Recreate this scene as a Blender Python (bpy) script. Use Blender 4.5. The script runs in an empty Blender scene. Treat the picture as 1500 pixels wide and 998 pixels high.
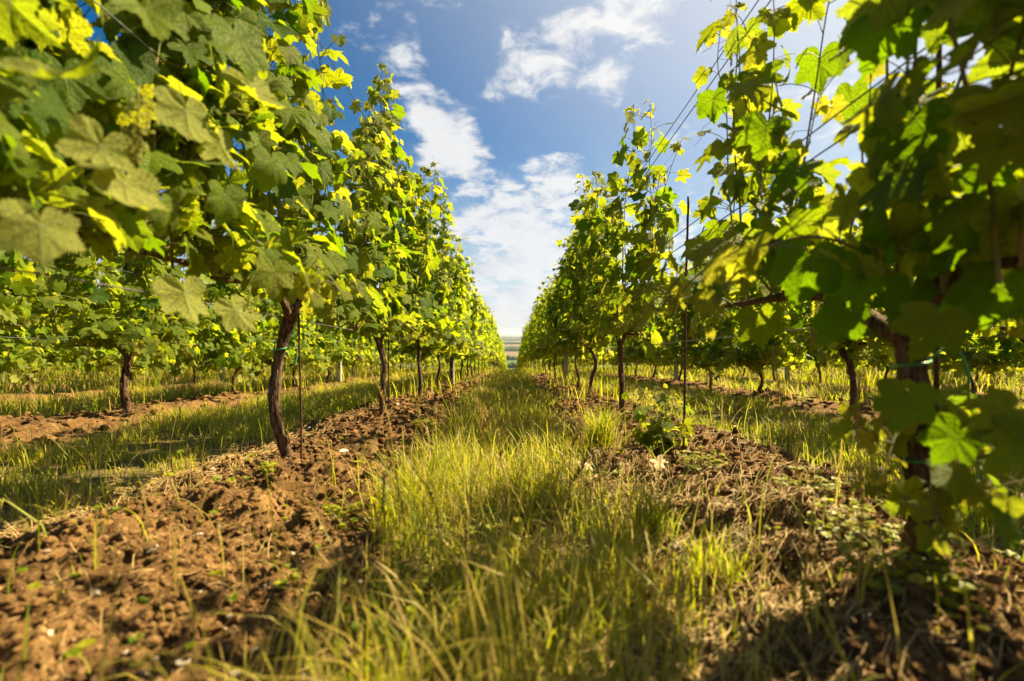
import bpy, math, random
import numpy as np
R = math.radians
PI = math.pi
sc = bpy.context.scene
COL = sc.collection

# ------------------------------------------------------------------ camera
CAM_H = 0.5
cd = bpy.data.cameras.new('camera'); cam = bpy.data.objects.new('camera', cd); COL.objects.link(cam)
cam.location = (0, 0, CAM_H)
cam.rotation_euler = (R(90 - 0.73), 0, 0)
cd.sensor_width = 36; cd.lens = 17.0
cd.clip_start = 0.02; cd.clip_end = 80000
cd.dof.use_dof = True; cd.dof.focus_distance = 3.0; cd.dof.aperture_fstop = 2.0
sc.camera = cam

# ------------------------------------------------------------------ light
SUN_AZ, SUN_EL = 62.0, 47.0
SUN = (math.cos(R(SUN_EL))*math.sin(R(SUN_AZ)), math.cos(R(SUN_EL))*math.cos(R(SUN_AZ)), math.sin(R(SUN_EL)))
sd = bpy.data.lights.new('sun', 'SUN'); sd.energy = 5.0; sd.angle = R(0.6); sd.color = (1.0, .80, .47)
sun = bpy.data.objects.new('sun', sd); COL.objects.link(sun)
sun.rotation_euler = (R(90 - SUN_EL), 0, R(180 - SUN_AZ)); sun.location = (30, 30, 40)
sc.view_settings.view_transform = 'Standard'; sc.view_settings.look = 'None'
sc.view_settings.gamma = 1.0; sc.view_settings.use_curve_mapping = False
sc.view_settings.exposure = 2.0
sc.render.engine = 'CYCLES'
sc.cycles.max_bounces = 6; sc.cycles.diffuse_bounces = 2; sc.cycles.glossy_bounces = 2
sc.cycles.transmission_bounces = 4; sc.cycles.transparent_max_bounces = 6; sc.cycles.volume_bounces = 0
sc.cycles.use_denoising = True
sc.cycles.sample_clamp_indirect = 4.0
sc.cycles.use_adaptive_sampling = True

# ------------------------------------------------------------------ node helpers
class N:
    def __init__(s, nt): s.nt = nt
    def n(s, t, **k):
        x = s.nt.nodes.new(t)
        for a, b in k.items(): setattr(x, a, b)
        return x
    def put(s, sock, v):
        if isinstance(v, bpy.types.NodeSocket): s.nt.links.new(v, sock)
        elif v is not None: sock.default_value = v
    def m(s, op, a, b=None, c=None, clamp=False):
        x = s.n('ShaderNodeMath', operation=op); x.use_clamp = clamp
        s.put(x.inputs[0], a)
        if b is not None: s.put(x.inputs[1], b)
        if c is not None: s.put(x.inputs[2], c)
        return x.outputs[0]
    def vm(s, op, a, b=None):
        x = s.n('ShaderNodeVectorMath', operation=op); s.put(x.inputs[0], a)
        if b is not None: s.put(x.inputs[1], b)
        return x.outputs['Value'] if op in ('DOT_PRODUCT', 'LENGTH', 'DISTANCE') else x.outputs[0]
    def sep(s, v):
        x = s.n('ShaderNodeSeparateXYZ'); s.put(x.inputs[0], v); return x.outputs
    def comb(s, a=0., b=0., c=0.):
        x = s.n('ShaderNodeCombineXYZ'); s.put(x.inputs[0], a); s.put(x.inputs[1], b); s.put(x.inputs[2], c); return x.outputs[0]
    def ss(s, v, lo, hi, a=0., b=1.):
        x = s.n('ShaderNodeMapRange', interpolation_type='SMOOTHSTEP')
        for i, q in enumerate((v, lo, hi, a, b)): s.put(x.inputs[i], q)
        return x.outputs[0]
    def noise(s, v, scale, det=4., rough=.5, dist=0.):
        x = s.n('ShaderNodeTexNoise'); s.put(x.inputs['Vector'], v)
        x.inputs['Scale'].default_value = scale; x.inputs['Detail'].default_value = det
        x.inputs['Roughness'].default_value = rough; x.inputs['Distortion'].default_value = dist
        return x.outputs['Fac']
    def mix(s, f, a, b, mode='MIX'):
        x = s.n('ShaderNodeMix', data_type='RGBA', blend_type=mode); s.put(x.inputs[0], f)
        s.put(x.inputs[6], c4(a)); s.put(x.inputs[7], c4(b)); return x.outputs[2]
    def attr(s, name):
        x = s.n('ShaderNodeAttribute', attribute_name=name); return x.outputs['Fac']
    def bump(s, h, st=.3, dist=.01, nrm=None):
        x = s.n('ShaderNodeBump'); s.put(x.inputs['Height'], h)
        x.inputs['Strength'].default_value = st; x.inputs['Distance'].default_value = dist
        if nrm is not None: s.put(x.inputs['Normal'], nrm)
        return x.outputs[0]
def c4(c):
    return (*c, 1.0) if isinstance(c, tuple) and len(c) == 3 else c
def new_mat(name):
    m = bpy.data.materials.new(name); m.use_nodes = True
    nt = m.node_tree; nt.nodes.clear()
    out = nt.nodes.new('ShaderNodeOutputMaterial'); return m, N(nt), out
def principled(g, out, col, rough=.7, spec=.3, nrm=None, metal=0.):
    b = g.n('ShaderNodeBsdfPrincipled'); g.put(b.inputs['Base Color'], c4(col)); g.put(b.inputs['Roughness'], rough)
    b.inputs['Specular IOR Level'].default_value = spec; b.inputs['Metallic'].default_value = metal
    if nrm is not None: g.put(b.inputs['Normal'], nrm)
    if out is not None: g.nt.links.new(b.outputs[0], out.inputs[0])
    return b

# ------------------------------------------------------------------ world: sky with clouds
def pixdir(px, py):
    dx = (px - 750)/708.; dz = (490 - py)/708.
    v = np.array([dx, 1., dz]); return v/np.linalg.norm(v)
def build_world():
    w = bpy.data.worlds.new('World'); sc.world = w; w.use_nodes = True
    nt = w.node_tree; nt.nodes.clear(); g = N(nt)
    out = g.n('ShaderNodeOutputWorld'); bg = g.n('ShaderNodeBackground')
    sky = g.n('ShaderNodeTexSky', sky_type='NISHITA'); sky.sun_disc = False
    sky.sun_elevation = R(SUN_EL); sky.sun_rotation = R(SUN_AZ); sky.air_density = 1.0; sky.dust_density = .4; sky.ozone_density = 4.0
    tc = g.n('ShaderNodeTexCoord'); d = tc.outputs['Generated']
    x, y, z = g.sep(d)
    hs = g.n('ShaderNodeHueSaturation'); hs.inputs['Saturation'].default_value = 1.5; hs.inputs['Value'].default_value = .46
    g.put(hs.inputs['Color'], sky.outputs[0])
    skyc = g.mix(1., hs.outputs[0], (.24, 1.22, 1.12), 'MULTIPLY')
    # cloud sheet: directions projected on a flat layer overhead
    zz = g.m('ADD', g.m('MAXIMUM', z, 0.0), .20)
    q = g.comb(g.m('DIVIDE', x, zz), g.m('DIVIDE', y, zz), 0.)
    n1 = g.noise(g.vm('ADD', q, (3.1, 7.7, .3)), 2.6, 10., .58, .3)
    n2 = g.noise(g.vm('ADD', q, (13.1, 2.7, 1.3)), 9., 8., .62, .35)
    nn = g.m('MULTIPLY_ADD', g.m('ADD', g.m('MULTIPLY', n1, .5), g.m('MULTIPLY', n2, .5)), 2.1, -.55)
    # where in the sky the clouds gather (directions, radius, weight)
    blobs = [(625, 150, .10, .17), (655, 195, .11, .21), (700, 245, .10, .19), (655, 235, .09, .12), (728, 100, .05, .19), (790, 70, .10, .16), (870, 35, .15, .18), (950, 15, .1, .12),
             (540, 30, .11, .13), (600, 70, .07, .11), (520, 100, .06, .07), (752, 160, .04, .12), (720, 140, .03, .1), (800, 240, .08, .10), (840, 270, .10, .12), (760, 300, .09, .12), (690, 330, .14, .14),
             (730, 380, .18, .17), (860, 380, .2, .17), (780, 440, .2, .17), (890, 110, .04, .09), (672, 95, .08, -.26), (745, 205, .07, -.22), (705, 60, .05, -.18), (690, 150, .03, -.12), (470, 330, .14, .06), (1000, 330, .25, .16), (1250, 230, .32, .13), (1450, 120, .3, .12)]
    acc = -.10
    for px, py, r, wt in blobs:
        c = pixdir(px, py)
        t = g.ss(g.vm('DISTANCE', d, tuple(float(v) for v in c)), r*1.35, 0., 0., wt)
        acc = g.m('ADD', acc, t)
    tot = g.m('ADD', nn, acc)
    dens = g.ss(tot, .55, .84)
    thick = g.ss(g.m('ADD', n2, g.m('MULTIPLY', acc, .5)), .46, .70)
    low = g.ss(z, .42, .02)
    white = g.mix(thick, (3.6, 3.75, 4.0), (4.6, 4.6, 4.55))
    c1 = g.mix(g.m('MULTIPLY', dens, .9), skyc, white)
    sd_ = g.m('MAXIMUM', g.vm('DOT_PRODUCT', d, SUN), 0.)
    glow = g.m('POWER', sd_, 3.4)
    # pale veil towards the horizon, stronger towards the sun
    veil = g.m('MULTIPLY', g.m('POWER', low, 1.5), g.ss(n1, .25, .7, .78, 1.0))
    c2 = g.mix(g.m('MULTIPLY', veil, .93, clamp=True), c1, (4.2, 4.35, 4.6))
    gn = g.noise(g.vm('MULTIPLY', q, (1., .4, 1.)), 3.4, 7., .55, .2)
    grey = g.m('MULTIPLY', g.ss(gn, .47, .66), g.m('MULTIPLY', low, .75))
    c2 = g.mix(grey, c2, (3.0, 3.2, 3.7))
    lit = g.m('MULTIPLY', g.ss(gn, .47, .33), g.m('MULTIPLY', low, .5)); c2 = g.mix(lit, c2, (4.7, 4.6, 4.5))
    warm = g.ss(z, .10, .0, 0., .5); c2 = g.mix(warm, c2, (4.2, 3.95, 3.8))
    c3 = g.mix(g.m('MULTIPLY', glow, 1.05, clamp=True), c2, (5.6, 5.5, 5.2))
    # sky away from the sun, mostly unseen, darkened to cut its fill light
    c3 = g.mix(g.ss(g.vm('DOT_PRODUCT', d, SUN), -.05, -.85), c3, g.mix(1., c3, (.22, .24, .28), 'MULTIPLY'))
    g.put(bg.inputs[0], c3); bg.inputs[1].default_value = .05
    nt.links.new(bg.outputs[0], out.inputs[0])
build_world()

# ------------------------------------------------------------------ numpy geometry
def sstep(x, a, b):
    t = np.clip((x - a)/(b - a), 0, 1); return t*t*(3 - 2*t)
def _hash(ix, iy, s):
    h = (ix.astype(np.int64)*374761393 + iy.astype(np.int64)*668265263 + s*974711) & 0xffffffff
    h = ((h ^ (h >> 13))*1274126177) & 0xffffffff
    h = (h ^ (h >> 16)) & 0xffff
    return h/65535.
def vnoise(x, y, s=0):
    ix = np.floor(x); iy = np.floor(y); fx = x - ix; fy = y - iy
    fx = fx*fx*(3 - 2*fx); fy = fy*fy*(3 - 2*fy)
    a = _hash(ix, iy, s); b = _hash(ix + 1, iy, s); c = _hash(ix, iy + 1, s); d = _hash(ix + 1, iy + 1, s)
    return (a*(1 - fx) + b*fx)*(1 - fy) + (c*(1 - fx) + d*fx)*fy
def fbm(x, y, o=4, s=0):
    v = 0; a = .5; t = 0
    for i in range(o):
        v = v + a*vnoise(x, y, s + i*17); t += a; a *= .5; x = x*2.03 + 5.1; y = y*2.03 + 1.7
    return v/t
def worley(x, y, s=0):
    ix = np.floor(x); iy = np.floor(y); best = np.full(np.shape(x), 9.)
    for i in (-1, 0, 1):
        for j in (-1, 0, 1):
            px = ix + i + _hash(ix + i, iy + j, s); py = iy + j + _hash(ix + i, iy + j, s + 9)
            best = np.minimum(best, (x - px)**2 + (y - py)**2)
    return np.sqrt(best)

ROWS = [-0.88, 0.78, -3.0, 2.75, -5.1, 4.9, -7.2, 7.05, -9.3, 9.2]
def hill(y):
    y = np.asarray(y, float)
    a = np.where(y > 0, -(.04*y + .0007*y*y), -.04*y)
    z60 = -(.04*60 + .0007*3600)
    t = np.maximum(y - 60, 0)
    far = z60 - 0.124*t - .0002*t*t
    z = np.where(y > 60, far, a)
    return np.maximum(z, -80) + np.where(z < -80, 0, 0)
def rowdist(x):
    d = np.full(np.shape(x), 99.)
    for r in ROWS + [-11.4, -13.5, -15.6, -17.7, 11.3, 13.4, 15.5, 17.6]:
        d = np.minimum(d, np.abs(x - r))
    return d
def soilness(x, y):
    """1 on the worked soil under the vines, 0 in the grass strips"""
    wob = (fbm(x*1.1, y*1.1, 3, 5) - .5)*.30 + (fbm(x*5, y*5, 3, 8) - .5)*.22
    edge = .44 + np.where(np.abs(x + .88) < 1.0, np.where(y < 4, .10, 0.), 0.)
    s = 1 - sstep(rowdist(x) + wob, edge - .09, edge + .09)
    return s*(1 - sstep(y, 58, 62))
def ground_z(x, y, detail=True):
    x = np.asarray(x, float); y = np.asarray(y, float)
    z = hill(y)
    near = 1 - sstep(y, 50, 62)
    rd = rowdist(x)
    bank = .07*np.exp(-(rd/.33)**2)*near
    z = z + bank + near*(fbm(x*.9 + 4, y*.9, 3, 3) - .5)*.05
    if detail:
        s = soilness(x, y)
        w = 1 - sstep(y, 9, 16)
        cl = (.5 - worley(x*11, y*11, 4))*.016 + (.5 - worley(x*24 + 3, y*24, 6))*.014 + (fbm(x*14, y*14, 4, 19) - .5)*.11 + (fbm(x*40, y*40, 3, 12) - .5)*.022 + (fbm(x*4, y*4, 3, 14) - .5)*.06
        z = z + s*w*cl + (1 - s)*w*(fbm(x*9, y*9, 3, 15) - .5)*.02
        z = z + .10*near*np.exp(-(rd/.45)**2)*w*(fbm(x*1.7, y*1.7, 2, 22) - .5)
    return z

class MB:
    """gathers numpy pieces and builds one mesh"""
    def __init__(s): s.v = []; s.q = []; s.t = []; s.uv = []; s.a = []; s.b = []; s.mq = []; s.mt = []; s.n = 0
    def add(s, v, quads=None, tris=None, uv=None, a=0., b=0., mi=0):
        v = np.asarray(v, np.float32).reshape(-1, 3); k = len(v)
        s.v.append(v)
        if quads is not None and len(quads):
            s.q.append(np.asarray(quads, np.int64).reshape(-1, 4) + s.n); s.mq.append(np.full(len(s.q[-1]), mi, np.int32))
        if tris is not None and len(tris):
            s.t.append(np.asarray(tris, np.int64).reshape(-1, 3) + s.n); s.mt.append(np.full(len(s.t[-1]), mi, np.int32))
        s.uv.append(np.zeros((k, 2), np.float32) if uv is None else np.asarray(uv, np.float32).reshape(-1, 2))
        s.a.append(np.broadcast_to(np.asarray(a, np.float32), (k,))); s.b.append(np.broadcast_to(np.asarray(b, np.float32), (k,)))
        s.n += k
    def mesh(s, name, mats, smooth=True):
        me = bpy.data.meshes.new(name)
        v = np.concatenate(s.v)
        q = np.concatenate(s.q) if s.q else np.zeros((0, 4), np.int64); t = np.concatenate(s.t) if s.t else np.zeros((0, 3), np.int64)
        me.vertices.add(len(v)); me.vertices.foreach_set('co', v.ravel())
        loops = np.concatenate([q.ravel(), t.ravel()]).astype(np.int32)
        me.loops.add(len(loops)); me.loops.foreach_set('vertex_index', loops)
        me.polygons.add(len(q) + len(t))
        st = np.concatenate([np.arange(len(q))*4, len(q)*4 + np.arange(len(t))*3]).astype(np.int32)
        me.polygons.foreach_set('loop_start', st)
        mi = np.concatenate(([*s.mq] if s.mq else []) + ([*s.mt] if s.mt else []))
        me.polygons.foreach_set('material_index', mi.astype(np.int32))
        me.polygons.foreach_set('use_smooth', np.full(len(st), smooth))
        uvl = me.uv_layers.new(name='UVMap'); uv = np.concatenate(s.uv)
        uvl.data.foreach_set('uv', uv[loops].ravel())
        for nm, arr in (('rnd', s.a), ('age', s.b)):
            at = me.attributes.new(nm, 'FLOAT', 'POINT'); at.data.foreach_set('value', np.concatenate(arr).astype(np.float32))
        for m in mats: me.materials.append(m)
        me.update(calc_edges=True); me.validate()
        return me
    def obj(s, name, mats, parent=None, smooth=True):
        o = bpy.data.objects.new(name, s.mesh(name, mats if isinstance(mats, list) else [mats], smooth)); COL.objects.link(o)
        if parent is not None: o.parent = parent
        return o
def tag(o, label=None, cat=None, group=None, kind=None):
    for k, v in (('label', label), ('category', cat), ('group', group), ('kind', kind)):
        if v: o[k] = v
    return o
def empty(name, loc, rz=0.):
    o = bpy.data.objects.new(name, None); COL.objects.link(o); o.location = loc; o.rotation_euler = (0, 0, rz); o.empty_display_size = .2
    return o

def smooth_path(pts, n):
    """Catmull-Rom through pts"""
    P = np.asarray(pts, float); k = len(P)
    if k < 3: t = np.linspace(0, 1, n)[:, None]; return P[0]*(1 - t) + P[-1]*t
    Q = np.vstack([2*P[0] - P[1], P, 2*P[-1] - P[-2]])
    u = np.linspace(0, k - 1 - 1e-9, n); i = u.astype(int); f = (u - i)[:, None]
    p0, p1, p2, p3 = Q[i], Q[i + 1], Q[i + 2], Q[i + 3]
    return .5*((2*p1) + (-p0 + p2)*f + (2*p0 - 5*p1 + 4*p2 - p3)*f**2 + (-p0 + 3*p1 - 3*p2 + p3)*f**3)
def tube(mb, path, rad, sides=6, a=0., b=0., mi=0, ridge=None, cap=True):
    P = np.asarray(path, float); n = len(P); rad = np.broadcast_to(np.asarray(rad, float), (n,))
    T = np.gradient(P, axis=0); T /= np.linalg.norm(T, axis=1, keepdims=True) + 1e-9
    ref = np.array([1., 0, 0]) if abs(T[0][0]) < .8 else np.array([0, 1., 0])
    U = np.zeros_like(P); u = ref - T[0]*np.dot(ref, T[0]); u /= np.linalg.norm(u)
    for i in range(n):
        u = u - T[i]*np.dot(u, T[i]); u /= np.linalg.norm(u) + 1e-9; U[i] = u
    V = np.cross(T, U)
    ang = np.arange(sides)*2*PI/sides
    rr = rad[:, None]*np.ones((1, sides))
    if ridge is not None: rr = rr*ridge(n, ang)
    v = P[:, None, :] + rr[..., None]*(np.cos(ang)[None, :, None]*U[:, None, :] + np.sin(ang)[None, :, None]*V[:, None, :])
    i = np.arange(n - 1)[:, None]; j = np.arange(sides)[None, :]; j2 = (j + 1) % sides
    q = np.stack([i*sides + j, i*sides + j2, (i + 1)*sides + j2, (i + 1)*sides + j], -1).reshape(-1, 4)
    L = np.concatenate([[0], np.cumsum(np.linalg.norm(np.diff(P, axis=0), axis=1))])
    uv = np.stack([np.broadcast_to(ang/(2*PI), (n, sides)), np.broadcast_to(L[:, None], (n, sides))], -1)
    vv = v.reshape(-1, 3); tr = None; uvv = uv.reshape(-1, 2)
    if cap:
        vv = np.vstack([vv, P[0], P[-1]]); uvv = np.vstack([uvv, [0, 0], [0, L[-1]]])
        e = n*sides; jj = np.arange(sides)
        tr = np.vstack([np.stack([np.full(sides, e), (jj + 1) % sides, jj], -1),
                        np.stack([np.full(sides, e + 1), (n - 1)*sides + jj, (n - 1)*sides + (jj + 1) % sides], -1)])
    mb.add(vv, q, tr, uvv, a, b, mi)

# ------------------------------------------------------------------ leaf shapes
def outline(n, kind=0, tooth=.035):
    """radius of a vine leaf by angle from the tip"""
    deep = (1.0, .88, 1.15)[kind % 3]
    ks = [(0, 1.06), (12, .90), (24, .72/deep), (30, .66/deep), (36, .74/deep), (48, .95), (55, .97), (68, .82), (80, .66/deep), (86, .62/deep), (94, .70), (108, .84), (118, .84), (138, .74), (155, .66), (168, .46), (176, .22), (180, .12)]
    A = np.array([k[0] for k in ks], float); r = np.array([k[1] for k in ks])
    th = (np.arange(n) + .0)*2*PI/n - PI
    deg = np.abs(np.degrees(th))
    rr = np.interp(deg, A, r)
    rr = rr*(1 + tooth*np.where(np.arange(n) % 2 == 0, 1, -1)*(deg < 160))
    asym = 1 + .05*np.sin(th*1.3 + kind)
    return th, rr*asym
def leaf_template(level, kind):
    n, rings = ((76, (.28, .52, .76, 1.)), (36, (.5, 1.)), (16, (1.,)))[level]
    th, r = outline(n, kind, (.035, .05, .0)[level])
    if level == 2:
        th, rf = outline(64, kind, 0.); r = np.interp(np.linspace(-PI, PI, n, endpoint=False), th, rf); th = np.linspace(-PI, PI, n, endpoint=False)
    pts = [np.zeros((1, 2))]
    for k in rings:
        # inner rings rounder than the edge
        rk = k*(r*k**.5 + .72*(1 - k**.5)) if k < 1 else r
        rk = np.minimum(rk, r*(.35 + .65*k))
        pts.append(np.stack([np.sin(th)*rk, np.cos(th)*rk], -1))
    P = np.vstack(pts)
    j = np.arange(n); j2 = (j + 1) % n
    # the petiole notch stays open: drop the wedge at +-180 degrees
    tris = np.stack([np.zeros(n, int), 1 + j2, 1 + j], -1)
    keep = np.ones(n, bool)
    tris = tris[keep]
    quads = []
    for k in range(len(rings) - 1):
        a0 = 1 + k*n; b0 = a0 + n
        quads.append(np.stack([a0 + j, a0 + j2, b0 + j2, b0 + j], -1))
    q = np.concatenate(quads) if quads else np.zeros((0, 4), int)
    return P, q, tris
TPL = [[leaf_template(l, k) for k in range(3)] for l in range(3)]
def norm(v): return v/(np.linalg.norm(v, axis=-1, keepdims=True) + 1e-9)
def add_leaves(mb, pos, tip, nrm, size, rnd, age, level, rs, mi=0, curl=1.):
    """pos: petiole joint of each leaf; tip: direction to the leaf tip; nrm: upper side"""
    pos = np.asarray(pos, float); L = len(pos)
    if L == 0: return
    Y = norm(np.asarray(tip, float)); Z = np.asarray(nrm, float); Z = norm(Z - Y*np.sum(Y*Z, 1, keepdims=True)); X = np.cross(Y, Z)
    size = np.asarray(size, float)
    which = rs.integers(0, 3, L)
    for k in range(3):
        s = np.where(which == k)[0]
        if len(s) == 0: continue
        P, q, t = TPL[level][k]; m = len(P); l = len(s)
        x = P[None, :, 0]; y = P[None, :, 1]; r2 = x*x + y*y; th = np.arctan2(x, y)
        g = lambda a, b: rs.uniform(a, b, (l, 1))
        fold = g(-.12, .38)*np.where(curl > 1.3, 1.7, 1.); droop = g(.05, .42)*curl; wav = g(.02, .10)*curl; ph = g(0, 6.3); tw = g(-.25, .25)*curl; sq = g(.9, 1.12)
        z = fold*np.abs(x)*(1 - .3*r2) - droop*r2*(.35 + .65*np.maximum(y, -.2)) + wav*np.sin(3*th + ph)*r2 + tw*x*y + .035*np.sin(5*th + ph*2)*np.sqrt(r2)
        if level == 0: z = z + .05*np.sin(th*11 + ph)*r2*g(.3, 1.) + .018*np.sin(x*21 + ph)*np.sin(y*19 + ph)
        dx = x*sq*(1 - .12*np.abs(fold)); dy = y - .10*droop*r2*y
        lv = np.stack([dx, dy*np.ones_like(dx), z], -1)*size[s][:, None, None]
        W = pos[s][:, None, :] + lv[..., 0:1]*X[s][:, None, :] + lv[..., 1:2]*Y[s][:, None, :] + lv[..., 2:3]*Z[s][:, None, :]
        off = (np.arange(l)*m)[:, None, None]
        uv = np.broadcast_to(P[None], (l, m, 2))
        mb.add(W.reshape(-1, 3), (q[None] + off).reshape(-1, 4) if len(q) else None, (t[None] + off).reshape(-1, 3), uv.reshape(-1, 2),
               np.repeat(rnd[s], m), np.repeat(age[s], m), mi)

# ------------------------------------------------------------------ materials
def leaf_material(name, veins=True):
    m, g, out = new_mat(name)
    rnd = g.attr('rnd'); age = g.attr('age')
    up = g.mix(rnd, (.022, .074, .002), (.13, .195, .004))
    up = g.mix(g.m('MULTIPLY', age, .85), up, (.19, .22, .035))
    tr = g.mix(rnd, (.17, .36, .002), (.56, .62, .006))
    tr = g.mix(g.m('MULTIPLY', age, .7), tr, (.66, .58, .05))
    under = g.mix(rnd, (.12, .16, .026), (.31, .335, .08))
    nrm = None
    if veins:
        uvn = g.n('ShaderNodeUVMap'); u, v, _ = g.sep(uvn.outputs[0])
        dmin = None; smin = None
        for a in (0, 50, -50, 112, -112):
            ca, sa = math.cos(R(a)), math.sin(R(a))
            s_ = g.m('ADD', g.m('MULTIPLY', u, sa), g.m('MULTIPLY', v, ca))
            t_ = g.m('ABSOLUTE', g.m('SUBTRACT', g.m('MULTIPLY', u, ca), g.m('MULTIPLY', v, sa)))
            t_ = g.m('ADD', t_, g.m('MULTIPLY', g.m('LESS_THAN', s_, 0.), 9.))
            if dmin is None: dmin, smin = t_, s_
            else:
                lt = g.m('LESS_THAN', t_, dmin)
                smin = g.m('ADD', g.m('MULTIPLY', lt, s_), g.m('MULTIPLY', g.m('SUBTRACT', 1., lt), smin))
                dmin = g.m('MINIMUM', dmin, t_)
        mainv = g.ss(dmin, g.m('SUBTRACT', .030, g.m('MULTIPLY', smin, .018)), 0.004)
        f = g.m('FRACT', g.m('MULTIPLY', g.m('SUBTRACT', smin, g.m('MULTIPLY', dmin, .85)), 6.2))
        sec = g.m('MULTIPLY', g.ss(g.m('ABSOLUTE', g.m('SUBTRACT', f, .5)), .10, .0), .55)
        cell = g.n('ShaderNodeTexVoronoi', feature='DISTANCE_TO_EDGE'); g.put(cell.inputs['Vector'], uvn.outputs[0]); cell.inputs['Scale'].default_value = 16.
        tert = g.m('MULTIPLY', g.ss(cell.outputs['Distance'], .07, 0.), .22)
        vein = g.m('MAXIMUM', g.m('MAXIMUM', mainv, sec), tert)
        up = g.mix(g.m('MULTIPLY', vein, .55), up, (.19, .24, .07))
        under = g.mix(g.m('MULTIPLY', vein, .5), under, (.34, .38, .20))
        tr = g.mix(g.m('MULTIPLY', vein, .5), tr, (.16, .22, .02))
        tco = g.n('ShaderNodeTexCoord').outputs['Object']
        blot = g.noise(tco, 60., 3.)
        up = g.mix(g.ss(blot, .45, .8, 0., .35), up, (.11, .145, .03))
        spots = g.m('MULTIPLY', g.ss(g.noise(tco, 46., 3.), .64, .72), g.ss(rnd, .35, .8))
        up = g.mix(spots, up, (.11, .065, .02)); tr = g.mix(spots, tr, (.12, .06, .01))
        puck = g.noise(uvn.outputs[0], 9., 3.)
        nrm = g.bump(g.m('SUBTRACT', g.m('MULTIPLY', puck, .9), g.m('MULTIPLY', vein, .9)), .9, .006)
    geo = g.n('ShaderNodeNewGeometry')
    base = g.mix(geo.outputs['Backfacing'], up, under)
    rough = g.ss(geo.outputs['Backfacing'], 0., 1., .5, .85)
    b = principled(g, None, base, rough, .13, nrm)
    t = g.n('ShaderNodeBsdfTranslucent'); g.put(t.inputs[0], tr)
    if nrm is not None: g.put(t.inputs['Normal'], nrm)
    mx = g.n('ShaderNodeMixShader'); mx.inputs[0].default_value = .48
    g.nt.links.new(b.outputs[0], mx.inputs[1]); g.nt.links.new(t.outputs[0], mx.inputs[2]); g.nt.links.new(mx.outputs[0], out.inputs[0])
    return m
M = {}
M['leaf'] = leaf_material('vine_leaf'); M['leaf_far'] = leaf_material('vine_leaf_simple', False)
def mk_bark():
    m, g, out = new_mat('bark'); tc = g.n('ShaderNodeTexCoord'); uvn = g.n('ShaderNodeUVMap')
    o = tc.outputs['Object']
    st = g.vm('MULTIPLY', o, (1., 1., .16))
    n = g.noise(st, 95., 5., .62, .5); n2 = g.noise(o, 14., 3.)
    c = g.mix(g.ss(n, .36, .66), (.022, .013, .009), (.155, .095, .058))
    c = g.mix(g.ss(n2, .5, .75, 0., .5), c, (.16, .135, .10))
    principled(g, out, c, .9, .15, g.bump(n, .9, .006)); return m
M['bark'] = mk_bark()
def mk_plain(name, ca, cb, sc_=30., rough=.6, spec=.3, metal=0., bump=.2):
    m, g, out = new_mat(name); o = g.n('ShaderNodeTexCoord').outputs['Object']; n = g.noise(o, sc_, 4.)
    principled(g, out, g.mix(g.ss(n, .35, .65), ca, cb), rough, spec, g.bump(n, bump, .003), metal); return m
M['cane'] = mk_plain('green_cane', (.10, .13, .03), (.20, .15, .06), 20.)
M['brown_cane'] = mk_plain('brown_cane', (.10, .05, .025), (.20, .11, .05), 40., .8)
M['rust'] = mk_plain('rusty_steel', (.045, .028, .022), (.13, .06, .03), 60., .75, .3, .3, .4)
M['wire'] = mk_plain('wire', (.12, .12, .13), (.22, .22, .23), 60., .4, .5, .8)
M['concrete'] = mk_plain('post_concrete', (.32, .33, .34), (.46, .46, .45), 25., .85, .2)
M['tie'] = mk_plain('plastic_tie', (.02, .20, .05), (.03, .30, .08), 30., .35, .5)
M['stone'] = mk_plain('stone', (.25, .21, .16), (.46, .41, .33), 18., .9, .2, 0., .5)
M['straw'] = mk_plain('straw', (.20, .13, .05), (.36, .26, .11), 15., .7, .2)
M['dead_leaf'] = mk_plain('dead_leaf', (.30, .22, .12), (.45, .37, .22), 30., .8)
def mk_grass():
    m, g, out = new_mat('grass'); rnd = g.attr('rnd'); age = g.attr('age')
    c = g.mix(rnd, (.055, .13, .002), (.24, .25, .004)); c = g.mix(age, c, (.42, .30, .07))
    t_ = g.mix(rnd, (.34, .50, .006), (.78, .72, .01)); t_ = g.mix(age, t_, (.55, .42, .16))
    b = principled(g, None, c, .5, .3); t = g.n('ShaderNodeBsdfTranslucent'); g.put(t.inputs[0], t_)
    mx = g.n('ShaderNodeMixShader'); mx.inputs[0].default_value = .42
    g.nt.links.new(b.outputs[0], mx.inputs[1]); g.nt.links.new(t.outputs[0], mx.inputs[2]); g.nt.links.new(mx.outputs[0], out.inputs[0]); return m
M['grass'] = mk_grass()
def mk_berry():
    m, g, out = new_mat('young_grapes'); rnd = g.attr('rnd')
    b = principled(g, None, g.mix(rnd, (.20, .23, .04), (.38, .36, .06)), .5, .3); t = g.n('ShaderNodeBsdfTranslucent'); t.inputs[0].default_value = (.6, .6, .08, 1)
    mx = g.n('ShaderNodeMixShader'); mx.inputs[0].default_value = .3
    g.nt.links.new(b.outputs[0], mx.inputs[1]); g.nt.links.new(t.outputs[0], mx.inputs[2]); g.nt.links.new(mx.outputs[0], out.inputs[0]); return m
M['berry'] = mk_berry()
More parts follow.
